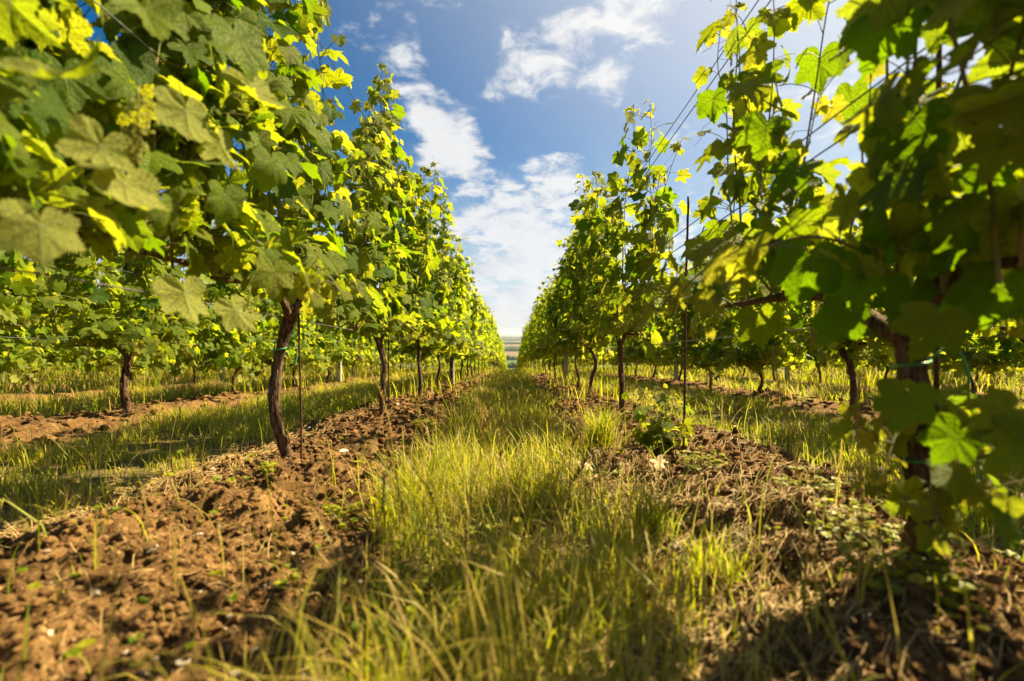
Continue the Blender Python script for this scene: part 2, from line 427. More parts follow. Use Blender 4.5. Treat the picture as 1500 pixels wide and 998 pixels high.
def mk_soil(name='soil'):
    m, g, out = new_mat(name); o = g.n('ShaderNodeTexCoord').outputs['Object']
    n1 = g.noise(o, 6., 6., .7); n2 = g.noise(o, 55., 6., .65); n3 = g.noise(o, 210., 4., .6)
    c = g.mix(g.ss(n1, .3, .7), (.052, .029, .011), (.19, .108, .040)); c = g.mix(g.ss(n2, .52, .72, 0., .75), c, (.36, .23, .105)); c = g.mix(g.ss(n3, .3, .5, .6, 0.), c, (.05, .028, .014))
    return m, g, out, o, c, n2, n3
m, g, out, o, c, n2, n3 = mk_soil('clod_soil')
principled(g, out, c, .95, .1, g.bump(g.m('ADD', n2, g.m('MULTIPLY', n3, .4)), .8, .008)); M['clod'] = m
m, g, out, o, soil_c, n2, n3 = mk_soil('ground')
turf = g.mix(g.noise(o, 6., 5., .6), (.030, .038, .008), (.11, .075, .025))
turf = g.mix(g.ss(g.noise(o, 130., 4.), .45, .7), turf, (.17, .13, .06))
near_c = g.mix(g.attr('rnd'), turf, soil_c)
# fields in the valley
ox, oy, oz = g.sep(o)
fc = g.comb(g.m('MULTIPLY', ox, .0016), g.m('MULTIPLY', oy, .0011), 0.)
fc = g.vm('ADD', fc, g.comb(g.noise(fc, 1.3, 2.), 0., 0.))
vo = g.n('ShaderNodeTexVoronoi'); g.put(vo.inputs['Vector'], fc); vo.inputs['Scale'].default_value = 1.5
ramp = g.n('ShaderNodeValToRGB'); ramp.color_ramp.interpolation = 'CONSTANT'; g.put(ramp.inputs[0], g.sep(vo.outputs['Color'])[0])
cols = [(0, (.045, .08, .025)), (.22, (.12, .10, .055)), (.35, (.06, .10, .035)), (.55, (.03, .055, .02)), (.72, (.14, .105, .07)), (.82, (.075, .10, .04))]
while len(ramp.color_ramp.elements) < len(cols): ramp.color_ramp.elements.new(.5)
for e, (p, cc) in zip(ramp.color_ramp.elements, cols): e.position = p; e.color = c4(cc)
col = g.mix(g.attr('age'), near_c, ramp.outputs[0])
bs = g.bump(g.m('ADD', n2, g.m('MULTIPLY', n3, .5)), .8, .012)
principled(g, out, col, .95, .1, bs); M['ground'] = m

# ------------------------------------------------------------------ ground sheet
def build_ground():
    xs = list(np.arange(0, 1.7, .0135)); st = .0135
    while xs[-1] < 40000: st *= 1.055; xs.append(xs[-1] + st)
    xs = np.array(xs); xs = np.concatenate([-xs[:0:-1], xs])
    ys = list(np.arange(.45, 3.0, .0135)); st = .0135
    while ys[-1] < 45000: st *= 1.028; ys.append(ys[-1] + st)
    back = [.45]; st = .03
    while back[-1] > -60: st *= 1.25; back.append(back[-1] - st)
    ys = np.array(back[:0:-1] + ys)
    X, Y = np.meshgrid(xs, ys); Z = ground_z(X, Y)
    Z = Z + np.where(Y > 12000, sstep(Y, 14000, 26000)*(60 + 90*fbm(X/5200., Y/9000., 3, 40)), 0)
    ny, nx = X.shape; i = np.arange(ny - 1)[:, None]; j = np.arange(nx - 1)[None, :]
    q = np.stack([i*nx + j, i*nx + j + 1, (i + 1)*nx + j + 1, (i + 1)*nx + j], -1).reshape(-1, 4)
    mb = MB(); mb.add(np.stack([X, Y, Z], -1).reshape(-1, 3), q, None, None, soilness(X, Y).ravel(), sstep(Y, 110, 300).ravel())
    o = mb.obj('ground', M['ground']); tag(o, kind='structure'); return o
build_ground()

# ------------------------------------------------------------------ vines
def bark_ridge(rs, amp=.16):
    ph = rs.uniform(0, 6.3, 4); tw = rs.uniform(2, 5)
    def f(n, ang):
        t = np.linspace(0, 1, n)[:, None]; a = ang[None, :] + tw*t*.6
        r = 1 + amp*(.5*np.sin(3*a + ph[0]) + .35*np.sin(5*a + ph[1] + 4*t) + .3*np.sin(8*a + ph[2] + 3*np.sin(6*t)))
        return r*(1 + .10*np.sin(t*23 + ph[3])*np.sin(a*2) + .10*rs.uniform(-1, 1, (n, len(ang))))
    return f
def shoot_path(rs, start, height, lean=(0, 0), hang=0.):
    """upright shoot of this year, held by the wires; the tip nods"""
    n = 7; p = np.array(start, float); pts = [p.copy()]
    d = np.array([lean[0]*.9 + rs.normal(0, .10), lean[1] + rs.normal(0, .12), 1.])
    for i in range(n):
        k = (i + 1)/n
        d = d*.7 + .3*np.array([lean[0]*.5 - (p[0])*1.2, lean[1]*.6, 1.]) + rs.normal(0, .09, 3)
        if hang: d = d + np.array([np.sign(lean[0])*.25, 0, -hang*k])
        d = d/np.linalg.norm(d); p = p + d*height/n; pts.append(p.copy())
    return smooth_path(pts, 26)
def cane_with_leaves(mbc, mbl, rs, path, level, side0=1., lateral=.55, dense=1., size=.062, young_tip=True, cane_r=.0042, base_clear=.04):
    seg = np.linalg.norm(np.diff(path, axis=0), axis=1); L = np.concatenate([[0], np.cumsum(seg)]); tot = L[-1]
    k = np.linspace(0, 1, len(path))
    tube(mbc, path, cane_r*(1 - .72*k), (6, 4, 3)[level], cap=False)
    step = .064/dense*(1, 1.0, 1.15)[level]
    s = np.arange(base_clear, tot, step); s = s + rs.uniform(-.01, .01, len(s)); s = np.clip(s, 0, tot)
    # internodes shorten at the tip
    s = np.concatenate([s, tot - np.array([.012, .03])])
    pos = np.stack([np.interp(s, L, path[:, i]) for i in range(3)], -1)
    tf = s/tot; n = len(s)
    side = np.where(np.arange(n) % 2 == 0, 1., -1.)*side0
    out = np.stack([side*rs.uniform(.45, 1., n), rs.normal(0, .55, n), rs.normal(.15, .3, n)], -1)
    out = norm(out)
    tipness = np.clip((s - (tot - .30))/.30, 0, 1)
    pl = (rs.uniform(.05, .115, n))*(1 - .75*tipness)
    P2 = pos + out*pl[:, None] + np.array([0, 0, .02])*rs.uniform(-.3, 1.2, (n, 1))
    sz = size*rs.uniform(.78, 1.22, n)*(1 - .66*tipness)*(1 - .15*(tf < .1))
    sets = [(pos, P2, out, sz, tipness)]
    for _ in range((4, 4, 2)[level]):
        pick = rs.random(n) < lateral*(1 - tipness)
        if pick.any():
            nn = pick.sum(); o2 = norm(np.stack([rs.normal(0, .9, nn), rs.normal(0, .7, nn), rs.normal(.1, .4, nn)], -1))
            q = pos[pick] + o2*rs.uniform(.04, .13, (nn, 1)); sets.append((pos[pick], q, o2, size*rs.uniform(.45, .95, nn), rs.uniform(.1, .5, nn)))
    for (a, b, o_, z_, tp) in sets:
        n_ = len(a)
        tip = norm(o_*rs.uniform(.2, .9, (n_, 1)) + np.array([0, 0, -1.])*rs.uniform(.15, 1.15, (n_, 1)) + rs.normal(0, .28, (n_, 3)))
        up = norm(o_*rs.uniform(.3, 1.1, (n_, 1)) + np.array([0, 0, 1.])*rs.uniform(.2, 1.1, (n_, 1)) + rs.normal(0, .33, (n_, 3)))
        if level < 2:
            for i in range(n_):
                mid = (a[i] + b[i])/2 + np.array([0, 0, .012])
                tube(mbc, smooth_path([a[i], mid, b[i]], 4 if level == 0 else 3), .0014 if level == 0 else .0018, 4 if level == 0 else 3, cap=False)
        add_leaves(mbl, b, tip, up, z_, rs.random(n_), np.clip(tp*.9 + rs.random(n_)**5*.6, 0, 1), level, rs)
    if level == 0:    # tendrils
        for _ in range(2):
            i = rs.integers(max(1, len(path)//2), len(path)); p = path[i]; d = norm(rs.normal(0, 1, 3) + np.array([0, 0, .8])); t = np.linspace(0, 1, 12)[:, None]
            c = p + d*t*.13 + np.array([0, 0, -.05])*t**2 + .012*t*np.stack([np.cos(t[:, 0]*14), np.sin(t[:, 0]*14), 0*t[:, 0]], -1)
            tube(mbc, c, .0008, 3, cap=False)
ICO = None
def ico():
    global ICO
    if ICO is None:
        import bmesh
        b = bmesh.new(); bmesh.ops.create_icosphere(b, subdivisions=1, radius=1.); b.verts.ensure_lookup_table()
        ICO = (np.array([v.co[:] for v in b.verts]), np.array([[v.index for v in f.verts] for f in b.faces])); b.free()
    return ICO
def add_balls(mb, cen, rad, rs, flat=1., jag=0., mi=0):
    V, F = ico(); n = len(cen); m = len(V)
    S = np.asarray(rad)[:, None, None]*rs.uniform(1 - jag*.5, 1 + jag*.5, (n, 1, 3))*(1 + jag*rs.uniform(-.6, .6, (n, m, 1)))
    W = V[None]*S*np.array([1, 1, flat]); a = rs.uniform(0, 6.3, n); ca, sa = np.cos(a)[:, None], np.sin(a)[:, None]
    W = np.stack([W[..., 0]*ca - W[..., 1]*sa, W[..., 0]*sa + W[..., 1]*ca, W[..., 2]], -1) + np.asarray(cen)[:, None, :]
    mb.add(W.reshape(-1, 3), None, (F[None] + (np.arange(n)*m)[:, None, None]).reshape(-1, 3), None, np.repeat(rs.random(n), m), 0., mi)
def flower_cluster(rs, at, parent, length=.11):
    mb = MB(); n = 110
    at = np.array(at, float)
    t = rs.random(n); ax = norm(np.array([rs.normal(0, .25), rs.normal(0, .25), -1.]))
    w = .030*(1 - t*.75)
    cen = at + ax*t[:, None]*length + norm(rs.normal(0, 1, (n, 3)))*w[:, None]*rs.uniform(.5, 1.1, (n, 1))
    tube(mb, smooth_path([at + np.array([0, 0, .03]), at, at + ax*length], 6), .0016, 4, a=.3)
    add_balls(mb, cen, rs.uniform(.0019, .0034, n), rs)
    for i in range(0, n, 3):
        tube(mb, np.array([at + ax*max(0, t[i] - .08)*length, cen[i]]), .0007, 3, a=.3, cap=False)
    return mb.obj('flower_cluster', M['berry'], parent)

def make_vine(loc, seed, level, shoots=None, head=.55, bend=0.02, arm=.55, trunk_r=.030, size=.062, clusters=3, lateral=.55, dense=1., trunk=True,
              arms=None, ties=(), stake=False, extra=None, split_canes=True, hang=0, base_clear=.04, rnd_h=(1.15, 1.6)):
    """a vine: trunk (with arms), canes, foliage, flower clusters; z from its own foot"""
    rs = np.random.default_rng(seed)
    root = empty('grapevine', loc)
    tr = MB()
    sides = (18, 10, 6)[level]; rings = (46, 18, 8)[level]
    b1, b2 = rs.normal(0, bend, 2); b3, b4 = rs.normal(0, bend, 2)
    hp = np.array([rs.normal(0, .015), rs.normal(0, .03), head])
    path = smooth_path([(0, 0, -.10), (b1*.3, b2*.3, .02), (b1, b2*1.5, head*.35), (b3, b4, head*.7), hp], rings)
    t = np.linspace(0, 1, rings); rad = .68*trunk_r*(1.08 - .22*t + .28*np.exp(-((t - .97)/.08)**2) + .14*np.exp(-(t/.14)**2) + .10*np.exp(-((t - .62)/.05)**2))
    if trunk: tube(tr, path, rad, sides, ridge=bark_ridge(rs))
    arms = arms if arms is not None else [(-arm, 0.), (arm, 0.)]
    for (ay, ax) in arms:
        ap = smooth_path([hp + (0, 0, -.04), hp + (ax*.2, ay*.25, .07), hp + (ax*.6, ay*.6, .08 + rs.normal(0, .01)), hp + (ax, ay, .07)], (20, 10, 5)[level])
        tube(tr, ap, np.linspace(trunk_r*.5, .005, len(ap)), (10, 6, 4)[level], ridge=bark_ridge(rs, .1) if level == 0 else None)
    if level == 0 and trunk:   # knob and stubs at the head
        for _ in range(3):
            d = norm(np.array([rs.normal(0, .6), rs.normal(0, .8), rs.uniform(.1, 1)])); tube(tr, np.array([hp - d*.01, hp + d*rs.uniform(.03, .06)]), [trunk_r*.6, trunk_r*.3], 8)
    if level < 2:
        for _ in range((24, 6)[level] if trunk else 0):   # flaking strips of bark
            i = rs.integers(2, rings - 6); a = rs.uniform(0, 6.3); off = np.array([math.cos(a), math.sin(a), 0])*rad[i]*1.08
            tube(tr, path[i:i + 5] + off + np.linspace(0, .006, len(path[i:i + 5]))[:, None]*off/np.linalg.norm(off), .0022, 3)
    mats = [M['bark']]
    to = tr.obj('trunk', mats, root)
    if shoots is None:
        n = (11, 11, 10)[level]
        shoots = [(y, rs.uniform(*rnd_h), (rs.normal(0, .08), rs.normal(0, .1))) for y in np.linspace(-arm*1.08, arm*1.08, n) + rs.normal(0, .03, n)]
        if hang: shoots += [(rs.uniform(-arm, arm), .55, (rs.choice([-1, 1])*.9, 0)) for _ in range(hang)]
    lf = MB(); allc = MB(); lm = M['leaf'] if level == 0 else M['leaf_far']
    for (y, h, lean) in shoots:
        start = hp + (rs.normal(0, .02), y, .07 + rs.normal(0, .015))
        hg = 1.1 if abs(lean[0]) > .6 else 0.
        p = shoot_path(rs, start, h, lean, hg)
        c = MB() if (level == 0 and split_canes) else allc
        cane_with_leaves(c, lf, rs, p, level, rs.choice([-1, 1]), lateral, dense, size, base_clear=base_clear)
        if c is not allc: c.obj('cane', M['cane'], root)
    if extra: extra(rs, lf, allc, root)
    if level > 0 or allc.n:
        if level == 0: allc.obj('cane', M['cane'], root)
    if level > 0:
        # canes of a far vine are drawn with its foliage
        for v, q, tt in [(allc, allc.q, allc.t)]:
            base = lf.n
            if allc.n:
                lf.v += allc.v; lf.uv += allc.uv; lf.a += allc.a; lf.b += allc.b
                lf.q += [x + base for x in allc.q]; lf.t += [x + base for x in allc.t]
                lf.mq += [np.full(len(x), 1, np.int32) for x in allc.q]; lf.mt += [np.full(len(x), 1, np.int32) for x in allc.t]; lf.n += allc.n
    lf.obj('foliage', [lm, M['cane']], root)
    if level < 2:
        for _ in range(clusters):
            flower_cluster(rs, hp + (rs.choice([-1, 1])*rs.uniform(.04, .13), rs.uniform(-arm, arm), rs.uniform(.05, .30)), root)
    for (tz, r_) in ties:
        mb = MB(); a = np.linspace(0, 2*PI*1.15, 26); c = np.array([np.interp(tz, path[:, 2], path[:, i]) for i in range(3)])
        tube(mb, c + np.stack([np.cos(a)*r_, np.sin(a)*r_, a*.004], -1), .0028, 6); 
        e = smooth_path([c + (r_, 0, .02), c + (r_ + .03, -.02, .05), c + (r_ + .05, -.03, .01), c + (r_ + .045, -.04, -.05)], 14); tube(mb, e, .0026, 6)
        mb.obj('plant_tie', M['tie'], root)
    return root
def copy_tree(o, loc, rz=0., s=1.):
    c = o.copy(); COL.objects.link(c); c.location = loc; c.rotation_euler = (0, 0, rz); c.scale = (s, s, s)
    for ch in o.children:
        d = ch.copy(); COL.objects.link(d); d.parent = c
    return c
def gz(x, y, det=False): return float(ground_z(np.array([x]), np.array([y]), det)[0])
def P(px, py, d): return np.array([(px - 749)/708.*d, d, CAM_H + (490 - py)/708.*d])

def leaf_at(lf, rs, px, py, d, size, tip, nrm, loc, rnd=.5, age=.1, curl=1.7):
    p = P(px, py, d) - np.array(loc); add_leaves(lf, [p], [tip], [nrm], np.array([size*(.84 if p[0] + loc[0] < 0 else .95)]), np.array([rnd]), np.array([age]), 0, rs, curl=curl)

WALL_L, WALL_R = -.88, .78
NEAR = []
# --- left row, near the camera
loc = (WALL_L, .42, gz(WALL_L, .42))
def extra_L0(rs, lf, ca, root):
    for a in [(150, 215, .74, .074, (-.1, -.3, -1), (-0.55, 0.36, -0.6), .8, .1), (185, 270, .76, .08, (.2, -.3, -1), (-0.75, 0.27, -0.6), .9, .1), (275, 165, .86, .078, (.1, -.1, -1), (-0.8, 0.33, -0.6), .7, .1),
              (325, 210, .92, .075, (.35, 0, -1), (-0.7, 0.36, -0.6), .9, .15), (60, 330, .66, .07, (.2, -.2, -1), (-0.5, 0.36, -0.6), .6, .2), (240, 300, .85, .06, (.3, -.1, -1), (.8, -.24, .6), .6, .2),
              (270, 430, 1.0, .085, (.25, -.1, -.9), (-0.6, 0.36, -0.6), .8, .1), (345, 455, 1.1, .075, (.5, .2, -1), (-0.5, 0.42, -0.6), .8, .1), (70, 100, .62, .075, (1, .2, -.35), (-0.1, 0.3, -0.6), .5, .2),
              (215, 20, .8, .085, (.5, -.2, -.8), (.4, -.30, .6), .6, .3), (350, 60, .95, .09, (.4, .1, -1), (.5, -.42, .6), .6, .1), (370, 130, 1.0, .085, (.5, .1, -1), (-0.6, 0.36, -0.6), .8, .1),
              (400, 400, 1.2, .075, (.05, -.1, -1), (.6, -.42, .6), .9, .45), (330, 290, 1.05, .07, (.1, 0, -1), (.8, -.30, .6), .6, .1), (400, 240, 1.15, .07, (.2, 0, -1), (.8, -.30, .6), .6, .1)]:
        leaf_at(lf, rs, *a[:6], loc, *a[6:])
sh = [(y, h, l) for y, h, l in zip(np.arange(.30, 1.12, .075), [1.5, 1.4, 1.55, 1.35, 1.5, 1.45, 1.55, 1.4, 1.5, 1.5, 1.4], [(-.05, .02), (.02, 0), (-.1, .1), (0, 0), (-.1, .05), (0, 0), (-.05, 0), (.0, .05), (-.05, 0), (.0, 0), (0, 0)])]
sh += [(.3, 1.3, (-.25, 0)), (.42, 1.3, (-.2, 0)), (.55, 1.4, (-.3, .1)), (.7, 1.3, (-.2, 0)), (.36, 1.2, (0, -.1)), (.25, 1.2, (.05, 0)), (.5, 1.0, (-.4, 0)), (.3, .9, (-.1, 0)), (.85, 1.2, (-.25, 0)), (.9, .4, (.8, 0)), (-.05, 1.3, (0, 0)), (.12, 1.4, (0, .1))]
v = make_vine(loc, 11, 0, sh, head=.56, arms=[(1.12, 0.), (-.2, 0)], trunk_r=.03, size=.068, clusters=0, lateral=.4, extra=extra_L0)
rs_ = np.random.default_rng(5)
for px, py, d in ((205, 160, .72), (365, 440, 1.15)): flower_cluster(rs_, P(px, py, d) - np.array(loc), v, .08)
tag(v, 'grapevine overhanging the top left corner, big blurred pale leaves close to the camera', 'grapevine', 'vines of the row left of the grass path')
# vine with the twisted trunk
def near_vine(row, y, seed, label, group, **k):
    k.setdefault('size', .073)
    l = (row, y, gz(row, y)); v = make_vine(l, seed, k.pop('level', 0), **k); tag(v, label, 'grapevine', group); NEAR.append((row, y)); return v
GL, GR = 'vines of the row left of the grass path', 'vines of the row right of the grass path'
near_vine(WALL_L, 1.93, 22, 'grapevine with the thickest twisted brown trunk, standing in clods beside a thin rod', GL, head=.60, bend=.030, trunk_r=.030, arms=[(-.5, 0), (.42, 0)],
          shoots=[(-.52, 1.35, (.05, 0)), (-.42, 1.4, (0, 0)), (-.3, 1.5, (.06, 0)), (-.2, 1.45, (0, 0)), (-.1, 1.5, (.05, .05)), (0, 1.45, (-.05, 0)), (.08, 1.3, (0, -.1)), (.18, .95, (.05, -.1)), (.3, .7, (0, 0)), (.4, .6, (.1, .1)), (-.35, .4, (.8, 0)), (.1, .35, (.8, 0))],
          clusters=4, ties=((.43, .030),))
near_vine(WALL_L, 3.26, 33, 'grapevine with the tallest peaked crown left of the grass path, dark slim trunk', GL, head=.52, arms=[(-.6, 0), (.6, 0)], trunk_r=.028,
          shoots=[(-.66, 1.05, (.05, 0)), (-.55, 1.15, (0, 0)), (-.45, 1.2, (.05, 0)), (-.35, 1.3, (-.05, 0)), (-.25, 1.35, (.05, 0)), (-.15, 1.45, (0, 0)), (-.02, 1.72, (0, 0)), (.06, 1.75, (.05, 0)), (.18, 1.5, (0, 0)), (.3, 1.35, (.05, 0)), (.42, 1.4, (0, 0)), (.55, 1.5, (0, 0)), (-.3, .4, (.8, 0)), (.2, .4, (.8, 0))],
          clusters=5)
near_vine(WALL_L, 4.5, 44, 'first grapevine behind the tall peaked one, thin knotty trunk left of the path', GL, head=.52, trunk_r=.024, clusters=3, rnd_h=(1.25, 1.65), hang=2)
# --- right row
loc0 = (WALL_R, .93, gz(WALL_R, .93))
def extra_R0(rs, lf, ca, root):
    for a in [(1300, 30, .84, .075, (-.55, .1, -1), (-.3, -.85, .4), .1, .0), (1335, 175, .82, .085, (-.5, 0, -1), (-.2, -.85, .4), .1, 0.), (1180, 385, .95, .085, (-.2, 0, -1), (-.2, -.9, .3), .05, 0.), (1260, 400, .95, .075, (-.1, 0, -1), (-.1, -.9, .3), .1, 0.), (1230, 460, 1.0, .07, (-.4, 0, -1), (0, -.9, .4), .05, 0.), (1110, 470, 1.2, .07, (.2, 0, -1), (-.2, -.9, .2), .4, .1), (1300, 330, .9, .08, (.1, 0, -1), (-.3, -.9, .2), .1, 0.), (1400, 330, .8, .08, (-.2, 0, -1), (-.1, -.9, .2), .1, 0.), (1390, 400, .86, .08, (.3, 0, -1), (-.1, -.9, .2), .1, 0.), (1330, 430, .86, .06, (-.3, 0, -1), (-.1, -.9, .3), .1, 0.), (1160, 250, 1.15, .08, (-.7, -.1, -.7), (0, -.7, .8), .1, 0.),
              (1120, 190, 1.2, .075, (-.2, -.1, -.9), (0, -.9, .4), .2, 0.), (1325, 585, .74, .054, (-.3, -.2, -.9), (-.2, -.8, .6), .3, .1), (1480, 600, .66, .058, (-1, -.2, -.25), (0, -.6, .8), .6, .2), (1400, 640, .76, .055, (-.6, 0, -.9), (-.4, -.8, .3), .1, 0.),
              (1490, 650, .64, .05, (-.6, -.2, -.4), (0, -.7, .7), .4, .1), (1440, 250, .8, .07, (-.4, 0, -1), (-.4, -.8, .3), .1, 0.), (1460, 420, .76, .07, (-.4, 0, -1), (-.4, -.8, .3), .1, 0.), (1370, 470, .75, .06, (-.6, -.2, -1), (-.2, -.8, .6), .4, .1)]:
        leaf_at(lf, rs, *a[:6], loc0, *a[6:])
    for k, (z0, dx, dy, dz) in enumerate(((.12, -.10, -.16, .08), (.16, .12, -.14, .10), (.22, -.12, -.10, .10), (.26, .10, -.18, .06), (.10, .16, -.02, .10), (.32, .14, -.12, .02), (.18, -.04, -.24, .04), (.30, -.10, -.02, .05))):
        cane_with_leaves(ca, lf, rs, smooth_path([(0, 0, z0), (dx*.5, dy*.5, z0 + dz), (dx, dy, z0 + dz*.8), (dx*1.5, dy*1.5, z0 + dz*.2)], 12), 0, 1, .4, 1., .045, cane_r=.0022)
    # sucker low on the trunk carrying the low leaves
    tube(ca, smooth_path([(.0, -.03, .16), (-.02, -.14, .27), (.0, -.24, .30), (.04, -.32, .26)], 14), .003, 5)
shR = [(-.29, 1.1, (.05, 0)), (-.2, 1.1, (0, 0)), (-.1, 1.05, (-.04, 0)), (0, 1.0, (0, -.1)), (.43, .85, (-.06, 0)), (.5, 1.1, (0, 0)), (.58, 1.1, (-.06, 0)), (.68, 1.05, (0, 0)), (.78, 1.0, (-.05, 0)), (.88, .85, (0, 0)),
       (-.27, 1.1, (.35, 0)), (-.1, 1.0, (.4, 0)), (.04, .9, (.3, 0)), (-.12, .62, (.9, 0)), (-.25, .6, (.9, -.1)), (.02, .55, (.8, .2)), (-.2, .6, (-.45, -.5)), (.0, .5, (-.75, .1)), (.12, .5, (.9, .2)), (.16, .5, (0, 0)), (.26, .42, (-.3, 0)), (.34, .5, (.1, 0)), (.3, .4, (-.9, 0)), (.45, .45, (-.9, 0)), (.65, .45, (-.9, .1)), (.85, .4, (-.8, 0)), (.55, .5, (.8, 0)), (-.3, .5, (-.3, -.4))]
v = make_vine(loc0, 55, 0, shR, head=.50, bend=.004, arms=[(-.3, .03), (1.05, 0)], trunk_r=.038, size=.070, clusters=2, lateral=.3, dense=.82, base_clear=.12, ties=((.40, .029), (.22, .028)), extra=extra_R0)
tag(v, 'grapevine closest to the camera on the right, dark blurred trunk with green plastic ties', 'grapevine', GR)
near_vine(WALL_R, 3.45, 66, 'grapevine just beyond the bare rusty rod, straight dark trunk, one tall upright shoot', GR, head=.50, bend=.01, arms=[(-.6, 0), (.5, 0)], trunk_r=.028,
          shoots=[(-.62, .9, (.08, -.1)), (-.5, 1.2, (.1, -.08)), (-.38, 1.4, (.03, -.1)), (-.25, 1.0, (-.05, 0)), (-.14, .85, (-.1, 0)), (0, 1.6, (0, 0)), (.12, 1.15, (-.1, 0)), (.25, 1.2, (-.1, 0)), (.38, 1.25, (0, 0)), (.52, 1.2, (0, .1)), (-.2, .4, (-.8, 0))], clusters=3, lateral=.4)
near_vine(WALL_R, 4.84, 77, 'second grapevine beyond the bare rusty rod, thin trunk bent like a bow', GR, head=.50, bend=.02, trunk_r=.024, clusters=2, rnd_h=(1.1, 1.5), hang=1)
near_vine(-3.0, 3.77, 88, 'grapevine with the stoutest dark trunk in the second row to the left', 'vines of the second row to the left', level=0, head=.44, trunk_r=.04, clusters=2, rnd_h=(1.1, 1.5), hang=8)
near_vine(2.75, 3.9, 99, 'grapevine with the slightly leaning dark trunk nearest in the second row to the right', 'vines of the second row to the right', level=0, head=.44, trunk_r=.034, clusters=2, rnd_h=(1.1, 1.4), hang=8)

# --- the rest of the rows: copies of a few vines of middling and low detail
MIDV = [make_vine((0, 0, -500), 200 + i, 1, rnd_h=(1.15, 1.65), clusters=2, hang=9, lateral=.85, dense=1.15, size=.072, trunk_r=.024, bend=.014, head=.47) for i in range(5)]
LOWV = [make_vine((0, 0, -500), 300 + i, 2, rnd_h=(1.2, 1.75), clusters=0, hang=6, lateral=.95, size=.084, trunk_r=.024, bend=.014, head=.5) for i in range(5)]
used = set()
def place(o, key, *a):
    """the first use moves the vine itself, later ones copy it"""
    loc, rz, s = a
    if key not in used:
        used.add(key); o.location = loc; o.rotation_euler = (0, 0, rz); o.scale = (s, s, s); return o
    return copy_tree(o, loc, rz, s)
for row, y, seed, lab, grp in ((2.75, 2.55, 121, 'grapevine at the right edge of the photo in the second row to the right', 'vines of the second row to the right'),
                               (-3.0, 2.45, 122, 'grapevine at the left edge of the photo in the second row to the left', 'vines of the second row to the left')):
    near_vine(row, y, seed, lab, grp, level=1, head=.5, trunk_r=.028, clusters=1, rnd_h=(1.25, 1.6), hang=5)
# the same row goes on beside the camera; its shade falls on the ground in view
for i, y in enumerate((1.3, .1, -1.1)):
    tag(copy_tree(MIDV[i], (2.75, y, gz(2.75, y)), 0., 1.05), 'grapevine beside the camera in the second row to the right, shading the near soil', 'grapevine', 'vines of the second row to the right')
rsv = np.random.default_rng(77)
ORD = ['third', 'fourth', 'fifth', 'sixth', 'seventh']
rows = {-.88: (5.7, 1.22, 56, GL, 'left of the grass path'), .78: (6.05, 1.22, 56, GR, 'right of the grass path'),
        -3.0: (5.27, 1.3, 40, 'vines of the second row to the left', 'in the second row to the left'), 2.75: (5.3, 1.3, 40, 'vines of the second row to the right', 'in the second row to the right'),
        -5.1: (5.2, 1.3, 34, 'vines of the third row to the left', 'in the third row to the left'), 4.9: (5.1, 1.3, 34, 'vines of the third row to the right', 'in the third row to the right'),
        -7.2: (7.2, 1.4, 28, 'vines of the fourth row to the left', 'in the fourth row to the left'), 7.05: (7.3, 1.4, 28, 'vines of the fourth row to the right', 'in the fourth row to the right')}
pool = {}
nvine = 0
PROT = {}
for row, (y0, dy, y1, grp, where) in rows.items():
    y = y0; k = 0
    while y < y1:
        yy = y + rsv.uniform(-.08, .08); xx = row + rsv.uniform(-.03, .03)
        lv = 1 if math.hypot(xx, yy) < 11 else 2
        i = int(rsv.integers(0, 5)); o = (MIDV if lv == 1 else LOWV)[i]
        rz = float(rsv.choice([0., PI])) + rsv.normal(0, .05); s = float(rsv.uniform(.94, 1.08))
        low = 0. if abs(row) < 1 else .18
        if row == -.88: s *= .93
        if row == .78: s *= .90
        c = place(o, (lv, i), (xx, yy, gz(xx, yy) - low), rz, s)
        if row in (-.88, .78) and k < 4:
            lab = 'leafy grapevine, ' + ('second', 'third', 'fourth', 'fifth')[k] + (' behind the tall peaked one, ' if row < 0 else ' behind the one with the tall upright shoot, ') + where
        elif k < 2 and abs(row) < 5.2:
            lab = 'leafy grapevine, ' + (('second', 'third')[k] if abs(row) < 4 else ('first', 'second')[k]) + ' trunk from the camera ' + where
        else: lab = 'distant leafy grapevine ' + ('far down the row ' if abs(row) < 1 else '') + where
        tag(c, lab, 'grapevine', grp)
        y += dy; k += 1; nvine += 1
print('vines', nvine)

M['weed'] = mk_plain('weed_leaf', (.035, .09, .015), (.08, .15, .03), 40., .6, .2)
